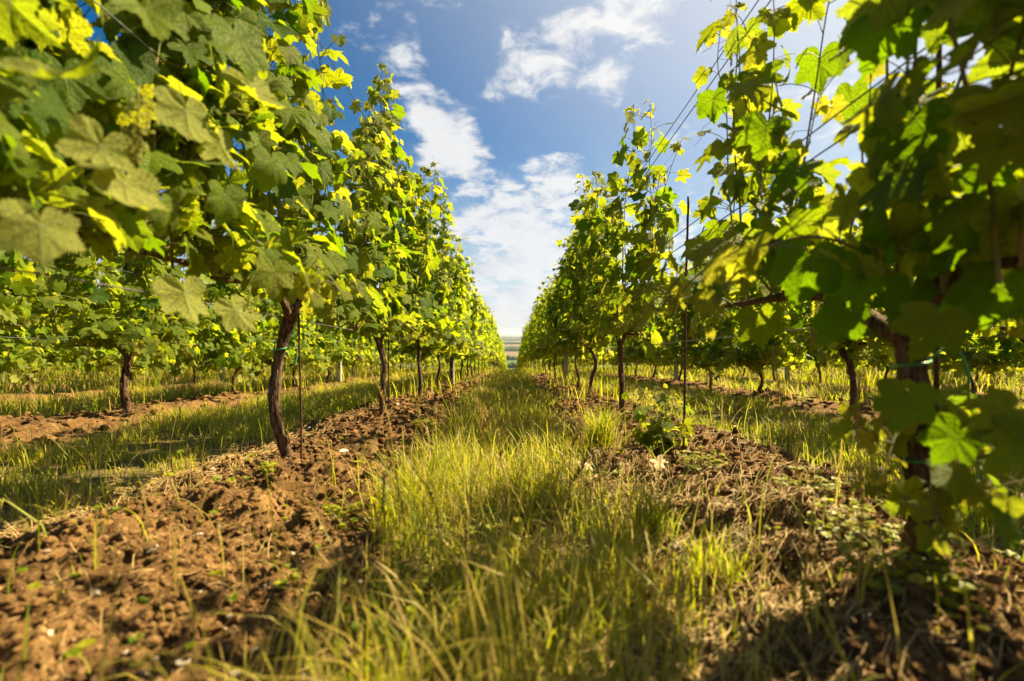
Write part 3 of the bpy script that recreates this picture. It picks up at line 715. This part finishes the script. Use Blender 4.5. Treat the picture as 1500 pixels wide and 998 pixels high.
# ------------------------------------------------------------------ rows too far to the side to count
def side_mass():
    rs = np.random.default_rng(9); mb = MB(); pos = []
    for row in (-9.3, -11.4, -13.5, -15.6, -17.7, 9.2, 11.3, 13.4, 15.5, 17.6):
        y = np.sort(rs.uniform(8, 34, 5200)); hmax = 1.55 + .35*vnoise(y*1.4, y*0 + row, 3)
        z = rs.uniform(.10, 1., 5200)*hmax + ground_z(np.full(5200, row), y, False)
        pos.append(np.stack([row + rs.normal(0, .15, 5200), y, z], -1))
    for row in list(np.arange(-38, -19, 2.1)) + list(np.arange(19.7, 38, 2.1)):
        y = rs.uniform(14, 46, 2600); pos.append(np.stack([row + rs.normal(0, .2, 2600), y, rs.uniform(.1, 1.8, 2600) + hill(y)], -1))
    y = 34 + 30*rs.random(9000)
    for row in (-3.0, 2.75, -5.1, 4.9):
        yy = y[:2500]; pos.append(np.stack([row + rs.normal(0, .16, 2500), yy, rs.uniform(.4, 2.0, 2500) + ground_z(np.full(2500, row), yy, False)], -1))
    p = np.concatenate(pos); n = len(p)
    tip = norm(rs.normal(0, .5, (n, 3)) + np.array([0, 0, -1.])); up = norm(rs.normal(0, .6, (n, 3)) + np.array([0, -.2, .7]))
    add_leaves(mb, p, tip, up, rs.uniform(.08, .13, n)*(1 + .5*(np.abs(p[:, 0]) > 19)), rs.random(n), rs.random(n)**4*.6, 2, rs)
    for row in (-9.3, -11.4, -13.5, 9.2, 11.3, 13.4):
        for yy in np.arange(8, 34, 1.3):
            z = gz(row, yy); yj = yy + rs.uniform(-.1, .1); tube(mb, smooth_path([(row, yj, z - .05), (row + rs.normal(0, .04), yj + .03, z + .3), (row, yj, z + .65)], 5), .03, 5, mi=1)
    o = mb.obj('distant_vines', [M['leaf_far'], M['bark']]); tag(o, 'leafy mass of far vine rows seen between and beyond the nearer rows', 'vines', None, 'stuff')
side_mass()

# ------------------------------------------------------------------ grass
def blades(mb, x, y, h, w, rs, lean=.5, age=None, rnd=None, z0=None, rigid=.0):
    n = len(x); z = ground_z(x, y) - .006 if z0 is None else z0
    ph = rs.uniform(0, 2*PI, n); dx, dy = np.cos(ph), np.sin(ph); fx, fy = -dy, dx
    tw = rs.uniform(-.8, .8, n); fx, fy = fx*np.cos(tw) + dx*np.sin(tw), fy*np.cos(tw) + dy*np.sin(tw)
    ln = h*rs.uniform(.1, 1., n)*lean; T = np.array([0, .3, .6, .85, 1.]); W = np.array([.8, 1., .8, .45, 0.])
    bend = rs.uniform(1.5, 2.6, n); drop = np.clip(ln/h - .3, 0, 1)
    vs = []
    for t, ww in zip(T, W):
        px = x + dx*ln*t**bend; py = y + dy*ln*t**bend; pz = z + h*(t - drop*.55*t**3)
        for s in ((-1, 1) if ww > 0 else (0,)):
            vs.append(np.stack([px + s*fx*w*ww*.5, py + s*fy*w*ww*.5, pz], -1))
    V = np.stack(vs, 1).reshape(-1, 3); o = (np.arange(n)*9)[:, None]
    q = np.concatenate([o + np.array([[0, 1, 3, 2]]), o + np.array([[2, 3, 5, 4]]), o + np.array([[4, 5, 7, 6]])])
    t = o + np.array([[6, 7, 8]])
    age = rs.random(n)**5 if age is None else age; rnd = rs.random(n) if rnd is None else rnd
    mb.add(V, q, t, None, np.repeat(rnd, 9), np.repeat(age, 9))
def build_grass():
    rs = np.random.default_rng(31); mb = MB()
    def sow(x0, x1, y0, y1, dens, hm, wm, thin=1.):
        n = int((x1 - x0)*(y1 - y0)*dens); x = rs.uniform(x0, x1, n); y = rs.uniform(y0, y1, n)
        clump = fbm(x*3.1, y*3.1, 3, 61); c2 = fbm(x*11, y*11, 2, 65); clump = np.maximum(clump, .31)
        s = soilness(x, y); keep = rs.random(n) < (1 - s)*np.clip((clump - .28)*3.2, .12, 1)*np.clip((c2 - .2)*2.6, .1, 1)
        keep |= rs.random(n) < .012*thin
        x, y, clump = x[keep], y[keep], clump[keep]; m = len(x)
        h = hm*(.35 + 1.3*np.clip(clump - .2, 0, 1))*rs.uniform(.5, 1.35, m)
        cv = fbm(x*4 + 3, y*4, 3, 77); dry = np.clip(rs.random(m)**3 + (fbm(x*2.2 + 9, y*2.2, 2, 70) > .62)*rs.random(m)*.7, 0, 1)
        blades(mb, x, y, h, wm*rs.uniform(.6, 1.3, m), rs, .9, dry, np.clip(rs.random(m)*.6 + (cv - .35)*1.6, 0, 1))
    sow(-1.5, 1.5, .42, 1.6, 9000, .075, .0030); sow(-1.5, 1.5, .42, 1.6, 6000, .17, .0034)
    sow(-.62, .62, 1.6, 3.2, 8000, .08, .0036); sow(-.62, .62, 1.6, 3.2, 5500, .18, .0040)
    sow(-.62, .62, 3.2, 6.5, 6000, .13, .0056)
    sow(-.62, .62, 6.5, 14, 1500, .12, .011)
    sow(-.62, .62, 14, 60, 380, .13, .022)
    for a, b in ((-2.75, -1.15), (1.15, 2.6)):
        sow(a, b, 1.4, 4, 6500, .10, .004); sow(a, b, 4, 9, 3200, .14, .007); sow(a, b, 9, 30, 420, .16, .018)
    for a, b in ((-4.9, -3.1), (2.9, 4.7)):
        sow(a, b, 2.8, 9, 1500, .17, .008); sow(a, b, 9, 30, 380, .20, .018)
    for a, b in ((-18, -5.), (4.9, 18)):
        sow(a, b, 5, 14, 420, .30, .012); sow(a, b, 14, 34, 160, .42, .026)
    # scattered taller and dry blades standing over the turf, with small herbs between them
    for n, x0, x1, y0, y1 in ((2600, -.6, .6, .5, 3.5), (1300, -.5, .55, 3.5, 9), (500, -2.7, -1.2, 1.8, 7), (500, 1.2, 2.6, 1.8, 7)):
        x = rs.uniform(x0, x1, n); y = y0*(y1/y0)**rs.random(n); k = rs.random(n) > soilness(x, y)*.95; x, y = x[k], y[k]; m = len(x)
        blades(mb, x, y, rs.uniform(.10, .27, m), rs.uniform(.0014, .0034, m)*(1 + y*.2), rs, 1.0, rs.random(m)**.8)
    # taller growth under the rows further back
    for r in ROWS[:8]:
        n = 1500; x = r + rs.normal(0, .22, n); y = rs.uniform(4.2 if abs(r) < 1 else 4, 30, n); k = fbm(x*1.5, y*1.5, 2, 80) > .50; x, y = x[k], y[k]
        blades(mb, x, y, rs.uniform(.08, .30, len(x)), rs.uniform(.005, .012, len(x))*(1 + y/15), rs, .6)
    o = mb.obj('grass', M['grass']); tag(o, 'yellow green grass between the vine rows', 'grass', None, 'stuff')
build_grass()
def herbs():
    rs = np.random.default_rng(35); mb = MB(); N_ = 5200; x = rs.uniform(-1.5, 1.4, N_); y = .5*(9/.5)**rs.random(N_); k = (fbm(x*3, y*3, 3, 90) > .5) & (rs.random(N_) > soilness(x, y)*.86); x, y = x[k], y[k]; n = len(x)
    z = ground_z(x, y) + rs.uniform(.01, .07, n); a = np.repeat(rs.uniform(0, 6.3, n), 3) + np.tile([0, 2.1, 4.2], n)
    tip = np.stack([np.cos(a), np.sin(a), rs.normal(.1, .25, 3*n)], -1); up = np.array([0, 0, 1.]) + rs.normal(0, .25, (3*n, 3))
    add_leaves(mb, np.repeat(np.stack([x, y, z], -1), 3, 0), tip, up, np.repeat(rs.uniform(.005, .016, n)*(1 + y*.06), 3), rs.random(3*n), rs.random(3*n)**4*.8, 2, rs)
    tag(mb.obj('herbs', M['grass']), 'small clover like leaves mixed into the grass', 'herbs', None, 'stuff')
herbs()

def grass_stalk(x, y, h, lean, seed, label, kind='ear', straw=.7, w=.0023, group='tall seeding grass stalks'):
    """one tall stalk with its ear"""
    rs = np.random.default_rng(seed); z = gz(x, y, True); mb = MB(); t = np.linspace(0, 1, 14)[:, None]
    L = np.array([lean[0], lean[1], 0.])
    p = np.array([x, y, z]) + np.array([0, 0, h])*t*(1 - .12*t*np.linalg.norm(L)/h) + L*t**2 + np.array([.006, .004, 0])*np.sin(t*9 + seed)
    tube(mb, p, w*(1 - .6*t[:, 0]), 5, a=.5, b=straw)
    root = mb.obj('grass_stalk', M['grass']); tag(root, label, 'grass stalk', group)
    e = MB(); s = np.linspace(.72, 1., 26)
    for k, ss_ in enumerate(s):
        c = np.array([np.interp(ss_, t[:, 0], p[:, i]) for i in range(3)]); d = norm(np.array([rs.normal(0, .5), rs.normal(0, .5), 1.])); r = .011 if kind == 'ear' else .018
        a_ = np.linspace(0, 1, 4)[:, None]; tube(e, c + d*a_*r, np.array([.0006, .0019, .0015, .0003]), 4, a=rs.random(), b=min(1, straw + .2), cap=False)
        if kind == 'barley': tube(e, np.array([c + d*r, c + d*(r + .03)]), .0003, 3, b=1., cap=False)
    e.obj('seed_head', M['grass'], root)
    lv = MB(); n = 3; blades(lv, np.full(n, x), np.full(n, y), rs.uniform(.3, .55, n)*h, np.full(n, .004), rs, .9, np.full(n, straw*.5), None, np.full(n, z)); lv.obj('blade', M['grass'], root)
    return root
def gp(px, py):
    """ground point seen at a pixel"""
    d = 1.
    for _ in range(30):
        q = P(px, py, d); zz = gz(q[0], d); d = d*(CAM_H - zz)/max(.02, CAM_H - q[2])if q[2] < CAM_H - .01 else d*1.2
    return (749 and (px - 749)/708.*d), d
for i, (px, py, h, lean, st, lab, kd) in enumerate([
    (590, 800, .52, (-.12, .02), .9, 'tallest pale dry grass stalk leaning left beside the twisted trunk', 'ear'),
    (618, 760, .38, (-.01, .0), .7, 'upright yellow grass stalk just right of the tallest pale dry one', 'ear'),
    (665, 700, .36, (.0, .02), .5, 'straight green grass stalk at the edge of the grass path before the clods', 'ear'),
    (720, 690, .30, (-.07, .0), .8, 'pale grass stalk arching left over the middle of the path', 'barley'),
    (700, 640, .22, (.09, .02), .8, 'short straw coloured stalk bowing right over the grass path', 'barley'),
    (800, 830, .26, (.10, .03), .6, 'grass stalk with a long ear bowing right in the middle of the near grass', 'barley'),
    (655, 860, .26, (-.08, .03), .4, 'near blurred grass stalk curving left over the grass edge', 'ear'),
    (600, 700, .30, (.05, .0), .6, 'thin stalk bowing right behind the tallest pale dry one', 'ear'),
    (690, 760, .34, (.06, -.02), .8, 'dry yellow stalk leaning right in the near grass left of the path centre', 'barley'),
    (745, 800, .30, (-.03, .02), .5, 'green yellow stalk upright in the near grass at the path centre', 'barley'),
    (830, 760, .30, (.04, .02), .8, 'seeding stalk at the centre right of the near grass, before the dark tuft', 'barley'),
    (895, 830, .28, (-.05, .02), .7, 'pale stalk leaning left at the right side of the near grass', 'ear'),
    (540, 900, .27, (.03, .0), .5, 'blurred grass stalk at the bottom left of the grass strip', 'ear'),
    (860, 630, .26, (.05, .0), .7, 'thin dry stalk rising before the straight dark trunk', 'barley'),
    (1180, 920, .47, (-.03, .05), .95, 'dry brown weed stalk standing blurred before the dark soil on the right', 'ear'),
    (1262, 960, .38, (.03, .05), .95, 'blurred pale dry stalk closest to the dark near trunk on the right', 'ear'),
    (770, 600, .24, (.02, .0), .7, 'thin seeding stalk rising from the far part of the grass path', 'barley'),
    (150, 745, .26, (.04, .0), .3, 'green grass stalk at the left strip of grass beside the bare soil', 'ear'),
    (250, 715, .32, (.03, .0), .2, 'tall green grass stalk on the left strip before the dark second row trunk', 'ear'),
    ]):
    x, y = gp(px, py); grass_stalk(x, y, h, lean, 900 + i, lab, kd, st)
def tuft(px, py, n, h, spread, label, seed, w=.004):
    rs = np.random.default_rng(seed); x, y = gp(px, py); mb = MB()
    X = x + rs.normal(0, spread, n); Y = y + rs.normal(0, spread, n)
    blades(mb, X, Y, h*rs.uniform(.5, 1.15, n), w*rs.uniform(.6, 1.2, n), rs, .9, rs.random(n)**3*.8)
    tag(mb.obj('grass_tuft', M['grass']), label, 'grass tuft', 'bushy grass tufts')
tuft(880, 660, 420, .22, .045, 'bushy tall grass tuft at the foot of the straight dark trunk', 1)
tuft(950, 790, 200, .17, .03, 'bright yellow green grass tuft on the right edge of the near path', 2)
tuft(1040, 850, 160, .13, .04, 'low sunlit grass tuft beside the dry straw on the right', 3)
tuft(590, 760, 200, .20, .04, 'upright grass tuft at the left edge of the near path', 4)
tuft(780, 740, 320, .17, .06, 'dense dark green grass tuft in the middle of the near path', 5)

# ------------------------------------------------------------------ soil: clods, stones, straw
def scatter_soil(n, ylo, yhi, xr, rs, p=1.):
    y = ylo*(yhi/ylo)**(rs.random(n)**p); x = rs.uniform(-xr, xr, n); k = rs.random(n) < soilness(x, y)**1.5; return x[k], y[k]
def lumps(mb, n, ylo, yhi, xr, rs, r0, r1, flat=.75, jag=.42, sink=.25):
    x, y = scatter_soil(n, ylo, yhi, xr, rs); m = len(x); r = r0*(r1/r0)**(rs.random(m)**3.4)*(.75 + .25*np.sqrt(y))
    k = r < .02 + .02*y; x, y, r = x[k], y[k], r[k]
    z = ground_z(x, y) + r*flat*(1 - 2*sink) ; add_balls(mb, np.stack([x, y, z], -1), r, rs, flat, jag)
rs = np.random.default_rng(41)
mb = MB(); lumps(mb, 110000, .5, 9., 1.35, rs, .0016, .015, .85, .5); lumps(mb, 8000, 2.5, 12., 4., rs, .008, .03)
tag(mb.obj('soil_clods', M['clod'], smooth=False), 'crumbly brown clods on the worked soil under the vines', 'soil clods', None, 'stuff')
mb = MB(); lumps(mb, 1500, .6, 9., 1.35, rs, .003, .013, .6, .3)
tag(mb.obj('pebbles', M['stone'], smooth=False), 'small pale pebbles strewn over the brown soil', 'pebbles', None, 'stuff')
for i, (px, py, r, lab) in enumerate([(250, 905, .014, 'pale stone on the sunlit soil near the bottom left, left of the two'), (437, 832, .015, 'pale angular stone on the soil below the twisted trunk'), (500, 650, .03, 'reddish flat stone between the two nearest left trunks'),
                                      (470, 915, .009, 'small whitish stone at the edge of the near grass'), (1085, 790, .011, 'buff stone in the dry straw on the right'), (545, 640, .02, 'pale stone at the foot of the tall peaked vine')]):
    x, y = gp(px, py); mb = MB(); add_balls(mb, np.array([[x, y, gz(x, y, True) + r*.3]]), [r], np.random.default_rng(70 + i), .65, .4); tag(mb.obj('stone', M['stone'], smooth=False), lab, 'stone', 'stones on the soil')
def straw():
    rs = np.random.default_rng(51); mb = MB()
    def strands(x, y, ln, r):
        n = len(x); a = rs.uniform(0, PI, n); tl = rs.normal(0, .12, n); cv = rs.normal(0, .25, n); T = np.linspace(-.5, .5, 5)
        vs = []
        for t in T:
            aa = a + cv*t*2; px = x + np.cos(aa)*ln*t; py = y + np.sin(aa)*ln*t; pz = ground_z(px, py) + .004 + np.abs(np.sin(cv*9))*.014 + tl*ln*t
            for s in (-1, 1): vs.append(np.stack([px - np.sin(aa)*r*s, py + np.cos(aa)*r*s, pz + s*r*.5], -1))
        V = np.stack(vs, 1).reshape(-1, 3); o = (np.arange(n)*10)[:, None]
        q = np.concatenate([o + np.array([[2*k, 2*k + 1, 2*k + 3, 2*k + 2]]) for k in range(4)]); mb.add(V, q, None, None, np.repeat(rs.random(n), 10), np.repeat(rs.random(n), 10))
    x, y = scatter_soil(1500, .6, 8, 1.5, rs); strands(x, y, rs.uniform(.02, .08, len(x)), .0007)
    # cut grass left in swathes along the edge of the strips
    for cx, cy, sx, sy, n in ((.62, 1.25, .13, .28, 1500), (.42, 1.9, .10, .35, 700), (-1.35, 1.8, .10, .35, 900), (-1.3, 2.9, .12, .5, 600), (.5, 2.9, .1, .4, 500), (.35, .8, .15, .12, 600), (1.1, 2.2, .15, .4, 500)):
        strands(cx + rs.normal(0, sx, n), np.maximum(.45, cy + rs.normal(0, sy, n)), rs.uniform(.04, .16, n), .0008)
    tag(mb.obj('dry_straw', M['straw']), 'dry cut grass and straw lying on the soil', 'straw', None, 'stuff')
straw()
def weed(px, py, n, r, label, seed, leafr=.02, up=.02):
    rs = np.random.default_rng(seed); x, y = gp(px, py); z = gz(x, y, True); lf = MB(); st = MB(); n = int(n*2)
    a = rs.uniform(0, 2*PI, n); rr = r*np.sqrt(rs.random(n)); px_, py_ = x + np.cos(a)*rr, y + np.sin(a)*rr; hh = z + up*rs.uniform(.3, 1.3, n) + .008
    for i in range(n): tube(st, smooth_path([(x + np.cos(a[i])*rr[i]*.3, y + np.sin(a[i])*rr[i]*.3, z - .01), (px_[i], py_[i], hh[i])], 3), .001, 3, cap=False)
    # three leaflets each
    P3 = np.repeat(np.stack([px_, py_, hh], -1), 3, 0); aa = np.tile([0, 2.1, 4.2], n) + np.repeat(a, 3)
    tip = np.stack([np.cos(aa), np.sin(aa), rs.normal(.15, .2, 3*n)], -1)
    add_leaves(lf, P3, tip, np.tile([0, 0, 1.], (3*n, 1)) + rs.normal(0, .2, (3*n, 3)), leafr*.55*rs.uniform(.6, 1.2, 3*n), rs.random(3*n), rs.random(3*n)*.3, 2, rs)
    root = empty('weed', (0, 0, 0)); lf.obj('foliage', M['grass'], root); st.obj('stem', M['cane'], root); tag(root, label, 'weed', 'low broadleaf weeds')
for i, a in enumerate([(390, 705, 12, .04, 'small green weed on the soil left of the twisted trunk foot', .022), (495, 750, 16, .06, 'pale weed on the soil between the twisted trunk and the grass', .018), (620, 633, 26, .07, 'dark green weed right of the tall peaked vine\'s foot', .022),
                       (1030, 690, 40, .09, 'dark weed patch at the foot of the rusty rod', .018), (1180, 740, 26, .10, 'green weed patch under the near vine right of the straw', .02), (1260, 800, 30, .10, 'shaded weed patch beside the near dark trunk', .02),
                       (1330, 900, 40, .10, 'dark weed patch in front of the near dark trunk', .022), (1180, 590, 20, .08, 'weed under the second row to the right', .03), (140, 800, 4, .02, 'single yellow leafed weed on the sunlit soil', .012)]):
    weed(*a[:5], 600 + i, a[5], .05 if i > 2 else .03)

# ------------------------------------------------------------------ rods, posts, wires
def rod(x, y, h, r, label, lean=(0, 0), group='thin steel rods in the vine rows'):
    mb = MB(); z = gz(x, y); t = np.linspace(0, 1, 40)[:, None]
    rib = lambda n, ang: 1 + .12*np.sin(np.arange(n)[:, None]*1.9 + ang[None, :])
    tube(mb, np.array([x, y, z - .15]) + np.array([lean[0], lean[1], h + .15])*t + np.array([.003, .002, 0])*np.sin(t*7), r, 8, ridge=rib)
    return tag(mb.obj('steel_rod', M['rust']), label, 'steel rod', group)
rod(.775, 2.19, 1.14, .0055, 'bare rusty steel rod standing free at the right edge of the path', (.02, 0))
rod(-.862, 1.965, .95, .0045, 'thin dark steel rod right behind the twisted trunk')
rod(-.86, 3.33, .9, .0045, 'thin steel rod beside the trunk of the tall peaked vine', (.02, 0))
rod(.80, 3.5, 1.2, .0045, 'thin steel rod beside the straight dark trunk')
rod(.86, .98, 1.3, .005, 'dark blurred steel rod beside the nearest trunk on the right')
def post(x, y, h, label, group='grey trellis posts'):
    mb = MB(); z = gz(x, y); a, b = .032, .026
    prof = np.array([(-a, -b), (-a*.4, -b), (-a*.3, -b*.55), (a*.3, -b*.55), (a*.4, -b), (a, -b), (a, b), (-a, b)])
    zs = np.array([z - .25, z + h*.3, z + h*.65, z + h - .012, z + h]); n = len(prof)
    v = np.concatenate([np.column_stack([x + prof[:, 0]*s, y + prof[:, 1]*s, np.full(n, q)]) for q, s in zip(zs, (1, 1, 1, 1, .86))]); j = np.arange(n)
    q = np.concatenate([np.stack([k*n + j, k*n + (j + 1) % n, (k + 1)*n + (j + 1) % n, (k + 1)*n + j], -1) for k in range(4)])
    v = np.vstack([v, [x, y, z + h]]); t = np.stack([4*n + j, 4*n + (j + 1) % n, np.full(n, len(v) - 1)], -1)
    mb.add(v, q, t); o = mb.obj('trellis_post', M['concrete'], smooth=False)
    c = MB()
    for hh in (.5, 1.0):
        an = np.linspace(0, 2*PI, 12); tube(c, np.stack([x + np.cos(an)*.04, y + np.sin(an)*.036, z + np.full(12, hh)], -1), .0022, 4)
    c.obj('wire_clip', M['wire'], o)
    return tag(o, label, 'post', group)
post(-.88, 7.05, 1.75, 'grey post in the row left of the grass path')
post(-3.0, 8.4, 1.75, 'grey post in the second row to the left, seen between two trunks')
post(2.75, 8.1, 1.66, 'pale grey post in the second row to the right, its top above the foliage')
post(.78, 7.0, 1.6, 'grey post hidden in foliage of the row right of the grass path')
post(-5.1, 8.5, 1.7, 'grey post in the third row to the left'); post(4.9, 8.6, 1.7, 'grey post in the third row to the right')
def wire(row, h, r, label, off=0.):
    mb = MB(); y = np.concatenate([np.linspace(-2.5, 8, 40), np.linspace(9, 58, 50)]); x = np.full_like(y, row + off)
    post_y = np.mod(y - 7., 6.); sag = -.02*np.sin(post_y/6*PI)
    tube(mb, np.stack([x, y, hill(y) + .07 + h + sag], -1), r, 5); return tag(mb.obj('trellis_wire', M['wire']), label, 'wire', 'trellis wires along the vine rows')
for row, nm, hs in ((-.88, 'the row left of the grass path', ((.58, 0, 'lowest'), (1.05, -.04, 'second lowest'), (1.14, .04, 'third lowest'), (1.62, -.03, 'second highest'), (1.82, .03, 'highest'))),
                    (.78, 'the row right of the grass path', ((.50, 0, 'lowest'), (.92, -.03, 'second lowest'), (1.03, .03, 'third lowest'), (1.46, -.03, 'second highest'), (1.60, .03, 'highest'))),
                    (-3.0, 'the second row to the left', ((.55, 0, 'lower'), (1.1, 0, 'upper'))), (2.75, 'the second row to the right', ((.55, 0, 'lower'), (1.1, 0, 'upper')))):
    for h, off, w_ in hs: wire(row, h, .0021, w_ + ' thin grey wire strung along ' + nm, off)
# lost vine: a small shoot growing from the foot of the rod
def young():
    rs = np.random.default_rng(61); x, y = .70, 2.25; root = empty('young_vine', (x, y, gz(x, y))); lf = MB()
    for k, (dx, dy, h) in enumerate(((-.09, 0, .26), (.0, .03, .27), (.05, -.03, .22), (-.04, -.05, .18), (.02, .04, .20))):
        c = MB(); p = smooth_path([(0, 0, -.02), (dx*.4, dy, h*.5), (dx, dy*1.3, h)], 10); cane_with_leaves(c, lf, rs, p, 0, 1, .9, 1.5, .05, cane_r=.0025, base_clear=.03); c.obj('cane', M['cane'], root)
    lf.obj('foliage', M['leaf'], root); tag(root, 'small low vine shoot with fresh green leaves left of the rusty rod foot', 'young vine')
young()
for i, (px, py, s, lab) in enumerate([(965, 688, .05, 'curled pale fallen leaf on the soil before the rusty rod'), (855, 692, .045, 'pale fallen leaf at the edge of the grass tuft')]):
    rs = np.random.default_rng(80 + i); x, y = gp(px, py); mb = MB(); add_leaves(mb, [(x, y, gz(x, y, True) + .03)], [(1, .2, .1)], [(0, -.5, 1)], np.array([s]), np.array([.5]), np.array([0.]), 0, rs, curl=2.); tag(mb.obj('fallen_leaf', M['dead_leaf']), lab, 'fallen leaf', 'fallen leaves')

# ------------------------------------------------------------------ valley: woods and hedgerows
def woods():
    rs = np.random.default_rng(95); mb = MB(); cen = []; rad = []
    for (y0, x0, x1, dpt, cov) in ((1150, -60, 60, 40, 1), (1500, -160, 60, 50, .8), (2300, -200, 200, 90, .9), (2600, -60, 300, 60, .6), (3900, -500, 260, 260, 1), (6200, -500, 600, 200, .8), (9000, -1500, 1500, 500, .9), (12500, -3000, 3000, 700, 1)):
        n = int(min(900, (x1 - x0)*dpt/90.)); x = rs.uniform(x0, x1, n); y = y0 + rs.uniform(0, dpt, n); k = vnoise(x/60., y/90., 7) < cov; x, y = x[k], y[k]
        r = rs.uniform(4, 8, len(x))*(1 + y0/9000.); cen.append(np.stack([x, y, -80 + r*.7], -1)); rad.append(r)
    add_balls(mb, np.concatenate(cen), np.concatenate(rad), rs, .9, .35)
    m, g, out = new_mat('woods'); principled(g, out, g.mix(g.attr('rnd'), (.03, .055, .015), (.06, .09, .03)), .9, .1)
    tag(mb.obj('distant_woods', m), 'dark belts of far woodland crossing the valley fields', 'woods', None, 'stuff')
woods()
def haze():
    import bmesh
    b = bmesh.new(); bmesh.ops.create_cube(b, size=1.); me = bpy.data.meshes.new('haze'); b.to_mesh(me); b.free()
    o = bpy.data.objects.new('haze', me); COL.objects.link(o); o.location = (0, -8000 + 30000, -1); o.scale = (90000, 62000, 164)
    m = bpy.data.materials.new('haze'); m.use_nodes = True; nt = m.node_tree; nt.nodes.clear(); out = nt.nodes.new('ShaderNodeOutputMaterial'); v = nt.nodes.new('ShaderNodeVolumePrincipled')
    v.inputs['Color'].default_value = (.72, .84, 1., 1); v.inputs['Density'].default_value = HAZE; v.inputs['Anisotropy'].default_value = .2
    nt.links.new(v.outputs[0], out.inputs['Volume']); me.materials.append(m); tag(o, 'thin pale haze over the far valley', 'haze', None, 'stuff')
HAZE = 4.5e-5
if HAZE: haze()
